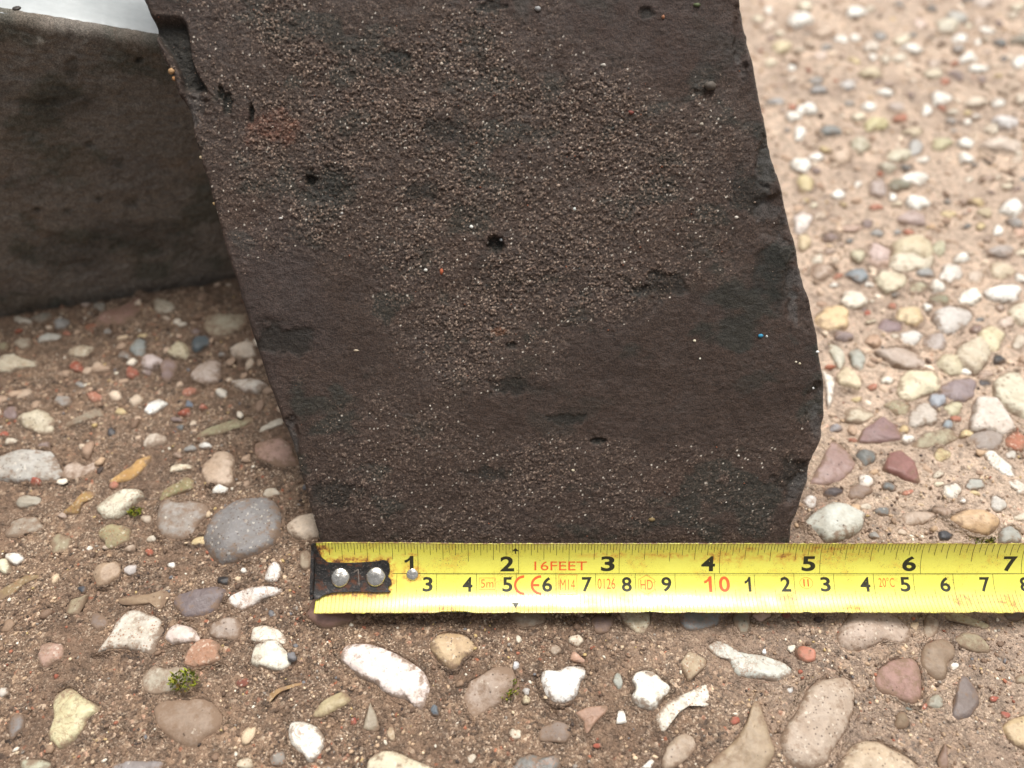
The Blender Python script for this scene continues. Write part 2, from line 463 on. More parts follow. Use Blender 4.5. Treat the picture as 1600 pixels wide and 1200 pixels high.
 ('B', (440,545,38,40,0), (136,116,104), 'mud', .2, 'pebble', None),
 ('B', (15,860,22,24,0), (214,204,190), 'smooth', .5, 'pebble', None),
 ('B', (655,90,26,20,0), (190,170,146), 'mud', .5, 'pebble', None),
 # bottom middle
 ('C', [(163,255),(180,215),(240,200),(330,210),(430,250),(530,300),(600,360),(622,420),(604,470),(590,525),(545,532),(510,500),(440,482),(380,450),(340,410),(270,380),(200,320),(165,290)], (246,228,218), 'smooth', .42, 'pebble', 'large pinkish white elongated stone below the tape, largest white one'),
 ('C', [(610,200),(650,160),(720,148),(800,165),(845,215),(835,250),(780,285),(750,335),(715,340),(660,300),(620,245)], (206,172,122), 'speck', .45, 'pebble', 'golden tan heart-shaped pebble below the tape'),
 ('C', [(780,490),(810,400),(860,370),(950,320),(1030,340),(1040,400),(990,490),(890,550),(820,580)], (180,156,136), 'mud', .22, 'pebble', 'dull pinkish grey stone sunk in the ground with a tiny moss sprig'),
 ('C', [(1165,400),(1175,340),(1260,340),(1300,318),(1390,325),(1395,370),(1370,400),(1350,470),(1290,510),(1240,515),(1190,470)], (244,240,232), 'smooth', .6, 'pebble', 'bright white knobbly pebble below the tape, left of the white heart'),
 ('C', [(20,570),(60,510),(120,465),(180,448),(215,475),(210,510),(150,545),(80,580)], (190,170,122), 'smooth', .6, 'pebble', 'small khaki egg-shaped pebble left of the largest white stone'),
 ('C', [(285,850),(300,780),(380,740),(450,745),(540,790),(650,840),(640,940),(300,940)], (222,208,174), 'smooth', .35, 'pebble', 'large cream stone cut by the bottom edge'),
 ('C', [(1015,832),(1060,775),(1120,760),(1180,775),(1260,765),(1270,832),(1200,880),(1050,880)], (122,119,113), 'quartz', .4, 'stone_chip', 'dark grey stone cut by the bottom edge of the photo'),
 ('C', [(1340,555),(1400,525),(1500,515),(1510,540),(1450,600),(1395,665),(1380,600)], (172,128,98), 'smooth', .4, 'stone_chip', 'brown wedge-shaped chip with a rusty left face'),
 ('C', (1240,655,75,55,0), (140,120,106), 'mud', .22, 'pebble', None),
 ('C', [(1545,610),(1553,545),(1585,540),(1600,605)], W, 'smooth', .6, 'stone_chip', 'tiny white chip left of the white shell fragment'),
 ('C', (1040,660,32,28,0), (232,222,196), 'rough', .6, 'pebble', None),
 ('C', (1045,318,18,22,0), (220,224,230), 'smooth', .7, 'pebble', None),
 ('C', (1345,192,38,34,0), (226,208,180), 'rough', .6, 'pebble', None),
 ('C', [(1310,290),(1330,240),(1390,290),(1385,312)], (208,160,130), 'rough', .6, 'stone_chip', None),
 ('C', (637,543,22,28,0), (96,106,116), 'smooth', .7, 'pebble', 'tiny slate blue pebble at the tip of the largest white stone'),
 ('C', [(275,640),(315,500),(345,560),(362,645)], (166,150,124), 'smooth', .5, 'stone_chip', None),
 ('C', (232,600,18,20,0), (190,84,60), 'rough', .7, 'brick_chip', None),
 ('C', (1450,720,22,14,0), (204,92,54), 'rough', .7, 'brick_chip', None),
 ('C', (1555,395,24,48,0), (160,160,146), 'smooth', .6, 'stone_chip', None),
 ('C', (1475,110,50,50,0), (128,102,92), 'mud', .35, 'pebble', None),
 ('C', (1100,80,100,45,0), (165,146,122), 'mud', .3, 'pebble', None),
 ('C', (1240,240,35,25,0), (190,170,146), 'mud', .5, 'pebble', None),
 ('C', (820,785,20,28,20), (214,200,176), 'rough', .5, 'pebble', None),
 ('C', (420,660,20,38,0), (196,172,136), 'rough', .5, 'pebble', None),
 ('C', (1095,490,22,25,0), (228,214,170), 'rough', .6, 'pebble', None),
 ('C', (1057,188,16,20,0), (226,214,190), 'smooth', .6, 'pebble', None),
 ('C', (1095,448,20,18,0), (190,184,178), 'smooth', .5, 'pebble', None),
 # bottom right
 ('D', [(88,360),(104,332),(88,300),(100,270),(140,258),(180,268),(215,300),(250,332),(215,370),(175,418),(130,408),(95,385)], (246,243,228), 'smooth', .6, 'pebble', 'bright white heart-shaped pebble below the tape'),
 ('D', [(188,435),(230,385),(310,345),(390,312),(402,390),(365,405),(330,390),(270,430),(215,505),(195,480)], (230,225,206), 'rough', .4, 'stone_chip', 'white curved shell-like fragment right of the white heart'),
 ('D', [(378,165),(405,143),(440,150),(490,190),(590,205),(690,230),(723,260),(700,290),(640,308),(560,295),(490,285),(465,225),(420,210)], (202,202,188), 'quartz', .45, 'stone_chip', 'long greenish white club-shaped stone below the 4 inch mark'),
 ('D', [(275,235),(315,185),(380,220),(380,245),(345,280),(310,310),(290,275)], (190,166,130), 'rough', .5, 'stone_chip', 'tan angular chip between the white heart and the club-shaped stone'),
 ('D', [(722,185),(745,165),(800,185),(803,225),(760,238),(730,215)], (224,134,96), 'smooth', .6, 'brick_chip', 'bright orange chip right of the club-shaped stone'),
 ('D', [(870,140),(900,80),(950,22),(1060,22),(1150,85),(1170,125),(1150,158),(1060,150),(1000,180),(935,197),(885,170)], (194,168,146), 'speck', .42, 'pebble', 'large mauve tan stone against the lower tape edge below the 6 inch mark'),
 ('D', [(670,505),(720,420),(770,330),(815,293),(900,287),(955,312),(955,400),(920,490),(870,570),(840,628),(740,640),(680,600),(664,545)], (190,166,142), 'speck', .38, 'pebble', 'large speckled oblong stone standing upright near the bottom right'),
 ('D', [(880,650),(910,580),(960,535),(1040,530),(1110,565),(1180,610),(1220,670),(1100,740),(900,740)], (206,180,146), 'speck', .4, 'pebble', 'large sandy cream stone cut by the bottom edge, right of the oblong one'),
 ('D', [(352,655),(420,592),(490,530),(535,460),(556,392),(578,368),(600,430),(648,580),(610,640),(540,700),(400,700)], (172,146,112), 'smooth', .35, 'stone_chip', 'brown shark-fin-shaped stone with a point upward'),
 ('D', [(205,610),(235,540),(290,505),(330,515),(342,560),(300,610),(250,645),(213,645)], (184,160,134), 'smooth', .4, 'pebble', 'dull tan oval pebble at the bottom edge left of the shark-fin stone'),
 ('D', [(1197,220),(1220,160),(1290,138),(1335,160),(1335,210),(1310,240),(1300,300),(1250,300),(1205,265)], (150,124,96), 'smooth', .5, 'pebble', 'brown kidney-shaped pebble beside a tiny white one'),
 ('D', [(1035,265),(1090,220),(1170,218),(1205,270),(1207,370),(1180,402),(1120,375),(1060,350),(1025,320)], (174,130,116), 'mud', .35, 'pebble', 'dusty pink stone with a hollow in its top'),
 ('D', [(1320,440),(1335,370),(1350,290),(1375,278),(1420,330),(1432,390),(1400,440),(1350,460)], (124,107,100), 'smooth', .4, 'stone_chip', 'dark mauve grey stone near the right edge below the tape'),
 ('D', [(1330,150),(1370,118),(1430,130),(1475,185),(1440,197),(1380,182)], (166,150,114), 'mud', .4, 'pebble', None),
 ('D', [(1290,42),(1350,42),(1430,75),(1475,95),(1460,110),(1390,90),(1310,70)], (192,176,132), 'rough', .4, 'stone_chip', None),
 ('D', (1333,247,18,16,0), W, 'smooth', .7, 'pebble', 'tiny white round pebble beside the brown kidney-shaped one'),
 ('D', [(1515,485),(1550,450),(1640,435),(1640,570),(1560,550)], (206,176,126), 'smooth', .4, 'pebble', 'sandy yellow pebble cut by the right edge near the bottom corner'),
 ('D', (488,457,20,17,0), (200,96,66), 'rough', .6, 'brick_chip', None),
 ('D', (1210,402,24,15,0), (206,108,72), 'rough', .6, 'brick_chip', None),
 ('D', (1485,373,18,12,0), (200,90,60), 'rough', .6, 'brick_chip', None),
 ('D', (1530,435,20,15,0), (192,96,70), 'rough', .6, 'brick_chip', None),
 ('D', (740,270,10,12,0), (206,98,64), 'rough', .6, 'brick_chip', None),
 ('D', (682,587,14,12,0), (206,104,70), 'rough', .6, 'brick_chip', None),
 ('D', (1130,458,30,32,0), (140,116,86), 'mud', .5, 'pebble', None),
 ('D', (1260,385,34,30,20), (168,162,142), 'smooth', .5, 'pebble', None),
 ('D', [(262,20),(330,20),(440,20),(430,80),(370,105),(310,110),(280,85)], (130,130,128), 'quartz', .45, 'stone_chip', 'slate grey stone with pale veins poking out from under the tape'),
 ('D', [(35,20),(160,20),(165,80),(145,125),(110,125),(60,80)], (202,188,154), 'rough', .4, 'stone_chip', 'cream knobbly stone poking out from under the tape'),
 ('D', (592,50,40,24,0), (206,166,142), 'smooth', .5, 'pebble', None),
 ('D', (687,50,20,16,0), (160,84,66), 'rough', .6, 'brick_chip', None),
 ('D', (515,75,32,50,0), (142,136,116), 'mud', .4, 'pebble', None),
 ('D', [(1268,610),(1300,540),(1312,640),(1280,645)], (146,112,90), 'smooth', .4, 'stone_chip', None),
 ('D', (700,340,13,13,0), (200,196,190), 'smooth', .6, 'pebble', None),
 ('D', [(128,637),(165,603),(182,615),(162,645)], (226,222,210), 'rough', .5, 'stone_chip', None),
 ('D', (601,193,10,13,0), (236,236,236), 'smooth', .7, 'pebble', None),
 ('D', (1165,410,26,13,0), (116,122,112), 'smooth', .6, 'pebble', None),
 ('D', (1240,98,30,45,20), (182,160,134), 'mud', .3, 'pebble', None),
 ('D', (1560,45,40,30,0), (128,120,112), 'mud', .4, 'pebble', None),
 ('D', (1590,300,22,20,0), (176,160,130), 'mud', .4, 'pebble', None),
 # right, between slab and tape
 ('E', [(143,1075),(200,1030),(260,998),(320,1005),(398,1045),(392,1110),(330,1150),(240,1165),(190,1120)], (202,202,188), 'smooth', .6, 'stone_chip', 'large pale grey angular stone by the chipped lower right corner of the slab'),
 ('E', [(165,930),(215,840),(265,740),(320,770),(365,850),(330,890),(290,920),(230,935)], (164,130,120), 'smooth', .3, 'stone_chip', 'large mauve triangular stone against the right edge of the slab'),
 ('E', [(370,755),(390,700),(470,650),(530,690),(547,752),(470,762)], (148,112,108), 'smooth', .4, 'stone_chip', 'purple angular stone above and right of the large mauve triangle'),
 ('E', [(470,870),(490,800),(540,785),(600,840),(627,922),(560,917)], (148,94,84), 'smooth', .4, 'stone_chip', 'dark red and grey triangular stone right of the slate pebble'),
 ('E', (400,818,40,38,30), (118,120,116), 'smooth', .6, 'pebble', 'slate grey pebble between the mauve and the dark red stones'),
 ('E', (398,918,28,32,0), (236,222,206), 'smooth', .7, 'pebble', 'small creamy white pebble above the pale grey angular stone'),
 ('E', (750,957,42,33,0), (230,222,206), 'smooth', .7, 'pebble', 'small white egg-shaped pebble right of the dark red stone'),
 ('E', [(735,1065),(800,1030),(880,1035),(945,1070),(945,1100),(900,1135),(830,1125),(770,1100)], (214,174,124), 'smooth', .55, 'pebble', 'orange tan oval pebble above the tape with moss under it'),
 ('E', (610,1065,70,28,0), (186,160,136), 'smooth', .4, 'pebble', None),
 ('E', [(870,800),(910,790),(960,830),(1010,870),(1010,905),(960,895),(910,860)], (233,229,216), 'rough', .5, 'stone_chip', 'white leaf-shaped shard near the right edge, upper of two'),
 ('E', [(975,915),(1010,908),(1043,935),(1065,975),(1030,978),(990,942)], (230,224,210), 'rough', .5, 'stone_chip', 'white shard at the right edge, lower of two'),
 ('E', (938,1010,35,30,30), (212,206,196), 'smooth', .6, 'pebble', None),
 ('E', (985,1140,45,42,0), (166,166,156), 'smooth', .6, 'pebble', 'grey pebble at the upper tape edge beside the moss'),
 ('E', [(820,700),(835,620),(850,568),(930,575),(980,640),(1017,700),(960,732),(900,712),(850,718)], (220,205,190), 'smooth', .5, 'stone_chip', 'large pale pink blocky stone near the right edge'),
 ('E', (895,750,62,48,0), (166,150,138), 'smooth', .5, 'pebble', 'brown grey round pebble touching the underside of the pale pink blocky stone'),
 ('E', (1010,755,48,38,20), (204,120,80), 'rough', .6, 'brick_chip', 'orange brick fragment beside the pale pink blocky stone'),
 ('E', (1000,560,80,98,-30), (214,204,174), 'smooth', .5, 'pebble', 'large cream and olive stone cut by the right edge'),
 ('E', (612,522,85,62,-5), (228,213,174), 'smooth', .5, 'pebble', 'large cream yellow pebble in the middle of the right-hand gravel'),
 ('E', (780,545,70,52,0), (150,130,130), 'smooth', .4, 'pebble', 'purple grey stone right of the large cream yellow pebble'),
 ('E', (690,588,40,30,10), (164,170,180), 'smooth', .7, 'pebble', 'small silvery blue pebble touching the purple grey stone'),
 ('E', (635,650,60,52,0), (200,186,170), 'smooth', .5, 'pebble', None),
 ('E', [(580,772),(640,720),(740,700),(782,740),(720,775),(620,788)], (174,164,130), 'mud', .35, 'stone_chip', None),
 ('E', (530,618,55,32,0), (164,154,118), 'rough', .4, 'pebble', None),
 ('E', [(425,390),(520,372),(600,382),(652,430),(642,457),(560,464),(490,440)], (190,168,150), 'smooth', .4, 'stone_chip', 'long flat mauve tan stone above the large cream yellow pebble'),
 ('E', (330,500,58,40,25), (224,204,164), 'smooth', .6, 'pebble', 'cream elongated pebble close to the slab at mid height'),
 ('E', [(222,450),(270,500),(265,580),(245,625),(235,540)], (238,228,212), 'smooth', .4, 'pebble', None),
 ('E', (283,405,26,55,-30), (200,194,170), 'smooth', .5, 'stone_chip', None),
 ('E', (365,420,30,45,-30), (174,174,160), 'smooth', .5, 'stone_chip', None),
 ('E', (432,345,33,28,0), (204,164,130), 'smooth', .6, 'pebble', None),
 ('E', (497,287,48,30,5), (150,124,124), 'smooth', .4, 'pebble', None),
 ('E', (580,243,60,38,5), (220,194,140), 'quartz', .5, 'pebble', 'golden yellow stone left of the large pale grey one'),
 ('E', (748,258,78,65,0), (204,194,184), 'smooth', .4, 'pebble', 'large round pale grey pebble in the right-hand gravel'),
 ('E', (580,335,45,35,0), (212,206,196), 'smooth', .5, 'pebble', None),
 ('E', (680,350,55,33,0), (180,164,154), 'smooth', .4, 'pebble', None),
 ('E', (840,400,78,75,0), (210,194,164), 'smooth', .5, 'pebble', 'large sandy round pebble beside a black one'),
 ('E', (745,440,52,45,0), (212,198,160), 'smooth', .5, 'pebble', None),
 ('E', (910,335,58,48,30), (226,212,166), 'smooth', .6, 'pebble', 'pale yellow pebble right of the round pale grey one'),
 ('E', (940,422,28,20,20), (66,66,68), 'smooth', .7, 'pebble', 'small black pebble between large sandy round one and the right edge'),
 ('E', (265,255,75,52,0), (224,190,132), 'smooth', .5, 'pebble', 'honey yellow pebble against the right edge of the slab'),
 ('E', (348,180,62,35,5), (240,228,206), 'smooth', .6, 'pebble', 'white oval pebble above the honey yellow one'),
 ('E', (825,165,52,38,0), (248,240,222), 'smooth', .6, 'pebble', 'bright cream pebble left of the long white one'),
 ('E', (960,153,85,35,0), (250,246,236), 'smooth', .6, 'pebble', 'bright white long pebble near the right edge'),
 ('E', (745,70,50,38,0), (220,210,196), 'smooth', .6, 'pebble', None),
 ('E', (365,78,48,30,5), (130,140,146), 'smooth', .6, 'pebble', 'slate blue pebble right of the slab, above the white oval one'),
 ('E', [(430,90),(460,60),(560,80),(570,110),(520,150),(470,150)], (214,200,166), 'smooth', .5, 'stone_chip', 'cream blocky stone right of the slate blue pebble'),
 ('E', (690,125,32,27,0), (236,230,216), 'smooth', .7, 'pebble', None),
 ('E', (950,60,55,38,0), (214,194,160), 'smooth', .5, 'pebble', None),
 ('E', (845,85,38,25,0), (204,180,156), 'smooth', .5, 'pebble', None),
 ('E', (645,68,38,22,0), (160,160,156), 'smooth', .5, 'pebble', None),
 ('E', (585,15,95,55,0), (220,205,176), 'smooth', .45, 'pebble', 'broad sandy cream stone in the blurred gravel beyond the slab'),
 ('E', (465,20,55,35,0), (200,166,146), 'smooth', .4, 'pebble', None),
 ('E', (650,210,20,18,0), W, 'smooth', .8, 'pebble', None),
 ('E', (970,270,35,25,0), (214,190,170), 'smooth', .5, 'pebble', None),
 ('E', (1025,235,40,50,0), (220,206,176), 'smooth', .5, 'pebble', None),
 ('E', (1025,350,28,30,0), (206,190,166), 'smooth', .5, 'pebble', None),
 ('E', (755,622,38,32,0), (200,190,150), 'smooth', .5, 'pebble', None),
 ('E', (735,685,22,22,0), (150,160,166), 'smooth', .6, 'pebble', None),
 ('E', (555,705,20,20,0), (212,182,122), 'smooth', .6, 'pebble', None),
 ('E', (265,960,40,22,-10), (88,76,76), 'smooth', .6, 'stone_chip', None),
 ('E', (372,960,48,30,0), (150,126,110), 'mud', .4, 'pebble', None),
 ('E', (400,1020,25,14,0), (222,208,184), 'smooth', .6, 'pebble', None),
 ('E', (172,1000,34,28,0), (228,224,218), 'rough', .5, 'pebble', None),
 ('E', (720,1138,30,20,0), (68,68,72), 'smooth', .7, 'pebble', 'small black pebble just above the tape'),
 ('E', (845,930,35,25,0), (180,180,170), 'smooth', .5, 'pebble', None),
 ('E', (220,65,60,35,0), (194,170,150), 'mud', .4, 'pebble', None),
 ('E', (610,130,40,20,0), (190,185,150), 'mud', .4, 'pebble', None),
 ('E', (275,700,26,18,0), (150,144,146), 'smooth', .5, 'pebble', None),
 ('E', (370,650,70,32,0), (206,190,160), 'mud', .3, 'pebble', None),
 ('E', (485,505,30,16,0), (232,224,204), 'smooth', .6, 'pebble', None),
 ('E', (880,520,28,15,0), (92,88,90), 'smooth', .6, 'pebble', None),
 ('E', (710,810,40,26,0), (206,186,130), 'rough', .5, 'pebble', None),
 ('E', (990,810,24,18,0), (206,200,188), 'smooth', .5, 'pebble', None),
 ('E', (700,180,42,24,0), (150,152,120), 'mud', .5, 'pebble', None),
 ('E', (345,750,28,12,0), (196,110,80), 'rough', .6, 'brick_chip', None),
 ('E', (405,233,14,12,0), (196,100,70), 'rough', .6, 'brick_chip', None),
]
# blurred pebbles further back (region F): cx, cy, rx, ry, colour
FAR = [(285,90,68,28,W),(390,145,55,25,(200,170,140)),(535,55,45,28,W),(310,25,40,22,CR),(100,85,32,20,CR),(140,120,30,20,(222,196,170)),
 (205,210,50,25,(226,208,160)),(250,300,20,18,W),(155,283,35,18,CR),(470,175,32,14,W),(530,170,28,15,W),(605,208,45,20,(225,210,190)),
 (740,180,38,20,CR),(790,220,55,20,W),(600,328,55,22,(215,196,156)),(665,412,42,18,W),(595,478,38,18,W),(370,400,40,18,(160,156,152)),
 (500,380,42,18,(205,200,195)),(180,455,50,18,(170,166,162)),(320,488,50,25,W),(258,518,38,22,W),(420,585,60,22,(140,142,138)),
 (285,595,28,30,W),(625,555,55,28,(205,192,132)),(790,590,48,18,(212,192,156)),(920,437,52,30,W),(852,492,22,25,W),(1075,455,60,25,(222,202,176)),
 (1205,548,60,30,(218,212,208)),(1190,650,95,36,(218,198,178)),(1040,260,55,20,W),(1085,305,50,15,W),(1000,172,38,18,W),(1078,192,18,14,W),
 (945,115,55,28,(212,202,176)),(1265,280,38,25,W),(880,328,45,22,CR),(885,285,40,20,(202,178,158)),(715,478,40,22,(198,178,164)),
 (555,650,50,30,(198,188,158)),(725,695,58,28,(212,202,172)),(678,748,40,22,(202,192,166)),(805,800,65,32,W),(810,905,55,30,W),
 (790,975,70,30,(188,162,152)),(725,828,55,32,(136,130,106)),(635,840,40,40,(182,162,152)),(290,738,52,25,W),(360,700,38,18,W),
 (470,700,45,32,(212,182,152)),(310,820,38,38,(218,198,138)),(455,868,38,20,W),(545,822,18,15,W),(700,880,18,18,W),(295,990,48,48,(232,218,208)),
 (305,1080,30,40,(216,192,146)),(920,640,50,28,(198,188,142)),(1025,640,40,22,W),(1028,705,40,24,W),(800,660,35,35,(184,180,174)),
 (1235,925,62,42,W),(1110,950,40,18,(196,176,136)),(1170,1030,22,25,W),(520,1020,50,18,(186,150,126)),(640,1130,55,45,(216,188,178)),
 (790,1110,95,58,(216,198,158)),(905,1110,35,40,(196,192,156)),(545,1140,30,35,(202,192,156)),(1190,1120,60,30,(186,172,162)),
 (1265,1040,40,20,(218,174,144)),(380,250,30,22,(218,192,172)),(610,255,18,18,W),(820,105,35,25,(218,188,168)),(985,80,50,26,(190,186,176)),
 (1110,10,45,20,(212,192,176)),(1260,30,40,16,CR),(1090,100,40,16,(206,180,158)),(1270,180,46,22,(150,140,120))]
for (cx, cy, rx, ry, c) in FAR:
    S.append(('F', (cx, cy, rx, ry, 0), c, 'smooth', .6, 'pebble', None))

# smaller pebbles filling the gravel between those (no two alike)
_rs = random.Random(21)
_cc = [(242, 238, 226), (226, 212, 180), (206, 182, 156), (186, 160, 140), (160, 156, 150), (214, 200, 176), (150, 128, 122), (120, 122, 120), (216, 190, 130), (196, 120, 88)]
_taken = []
for (_r, _s, *_q) in S:
    _ox, _oy, _sc = REG[_r]
    if isinstance(_s, tuple): _taken.append((_ox + _s[0] / _sc, _oy + _s[1] / _sc, (_s[2] + _s[3]) / 2 / _sc))
    else:
        _mx, _my = sum(p[0] for p in _s) / len(_s), sum(p[1] for p in _s) / len(_s)
        _taken.append((_ox + _mx / _sc, _oy + _my / _sc, max(math.hypot(p[0] - _mx, p[1] - _my) for p in _s) / _sc * .8))
_n = 0
while _n < 175:
    if _n < 140: _x, _y = _rs.uniform(1170, 1600), _rs.uniform(-5, 840)
    else: _x, _y = _rs.uniform(0, 440), _rs.uniform(470, 860)
    if _y < 840 and _x < 1170 + min(_y, 600) * .24 + 8 and _n < 140: continue
    if _n >= 140 and _x > 300 + (_y - 400) * .4: continue
    _rad = _rs.uniform(5, 12) * (0.75 + _y / 1800)
    if any(math.hypot(_x - a, (_y - b) * 1.5) < r + _rad * 1.15 for a, b, r in _taken): continue
    _taken.append((_x, _y, _rad))
    _c = _rs.choice(_cc)
    S.append(('P', (_x, _y, _rad * _rs.uniform(1.0, 1.5), _rad * _rs.uniform(.5, .8), _rs.uniform(-20, 20)), _c,
              'rough' if _c == (196, 120, 88) else _rs.choice(['smooth', 'smooth', 'mud', 'rough']), .6, 'stone_chip' if _rs.random() < .35 else 'pebble', None))
    _n += 1

def low_ground(x, y):
    """large undulation of the ground, metres"""
    return ((fbm(x / 0.055, y / 0.055, 3, 3) - 0.5) * 3.0 + (fbm(x / 0.012, y / 0.012, 31, 3) - 0.5) * 0.9) * MM

# ground object first: embedded pebbles are its parts
nearY = np.linspace(0.028, 0.20, 480)
farY = [nearY[-1]]
while farY[-1] < 0.62:
    farY.append(farY[-1] + 0.00036 + (farY[-1] - 0.2) * 0.0038)
ys = np.concatenate([[-0.6, -0.2, -0.06, -0.02, 0.01], nearY, np.array(farY[1:]), [0.68, 0.8, 1.2, 2.2]])
core = np.linspace(-0.15, 0.15, 700)
xe = [0.15]
while xe[-1] < 0.36:
    xe.append(xe[-1] + 0.00045 + (xe[-1] - 0.15) * 0.004)
xe = np.array(xe[1:])
xs = np.concatenate([[-1.6, -0.9, -0.6, -0.45], -xe[::-1], core, xe, [0.45, 0.6, 0.9, 1.6]])
GX, GY = np.meshgrid(xs, ys)
GZ = low_ground(GX, GY)
d1, i1 = worley(GX / 0.0014, GY / 0.0014, 41)
d2, i2 = worley(GX / 0.0034, GY / 0.0034, 47)
gm = sstep(0.42, 0.62, fbm(GX / 0.02, GY / 0.02, 53, 4))
GZ = GZ + (np.clip(0.5 - d1, 0, 1) * (0.35 + 0.9 * (i1 > .7)) * (0.35 + 0.65 * gm) + np.clip(0.42 - d2, 0, 1) * 1.6 * (i2 > 0.72) * gm) * MM
GZ = GZ + (fbm(GX / 0.0035, GY / 0.0035, 61, 4) - 0.5) * 1.9 * MM

def outline(reg, sh, n, seed, angular):
    ox, oy, sc = REG[reg]
    if isinstance(sh, tuple):
        cx, cy, rx, ry, rot = sh
        r = math.radians(rot)
        pts = []
        rs = random.Random(seed)
        ph = [rs.uniform(0, 6.28) for _ in range(4)]
        for k in range(n):
            a = 2 * math.pi * k / n
            w = 1 + 0.09 * math.sin(2 * a + ph[0]) + 0.09 * math.sin(3 * a + ph[1]) + 0.045 * math.sin(5 * a + ph[2]) + 0.02 * math.sin(8 * a + ph[3])
            ca, sa = math.cos(a), math.sin(a)
            p = 0.86 if seed % 3 else 1.15   # slightly squarish, or pointed
            x = rx * w * math.copysign(abs(ca) ** p, ca)
            y = ry * w * math.copysign(abs(sa) ** p, sa)
            pts.append((cx + x * math.cos(r) - y * math.sin(r), cy + x * math.sin(r) + y * math.cos(r)))
    else:
        P = [Vector(p) for p in sh]
        m = len(P)
        dense = []
        for i in range(m):
            p0, p1, p2, p3 = P[i - 1], P[i], P[(i + 1) % m], P[(i + 2) % m]
            for q in range(8):
                t = q / 8
                cr = 0.5 * ((2 * p1) + (p2 - p0) * t + (2 * p0 - 5 * p1 + 4 * p2 - p3) * t * t + (3 * p1 - p0 - 3 * p2 + p3) * t ** 3)
                ln = p1.lerp(p2, t)
                dense.append(cr.lerp(ln, 0.75 if angular else 0.25))
        L = [0]
        for i in range(len(dense)):
            L.append(L[-1] + (dense[(i + 1) % len(dense)] - dense[i]).length)
        pts = []
        j = 0
        for k in range(n):
            s = L[-1] * k / n
            while L[j + 1] < s: j += 1
            f = (s - L[j]) / max(L[j + 1] - L[j], 1e-9)
            q = dense[j].lerp(dense[(j + 1) % len(dense)], f)
            pts.append((q.x, q.y))
    return [(ox + p[0] / sc, oy + p[1] / sc) for p in pts]

def n3(p, sc, seed):
    return (fbm(p[:, 0] / sc + p[:, 2] / sc * .7, p[:, 1] / sc - p[:, 2] / sc * .6, seed, 3) - 0.5)

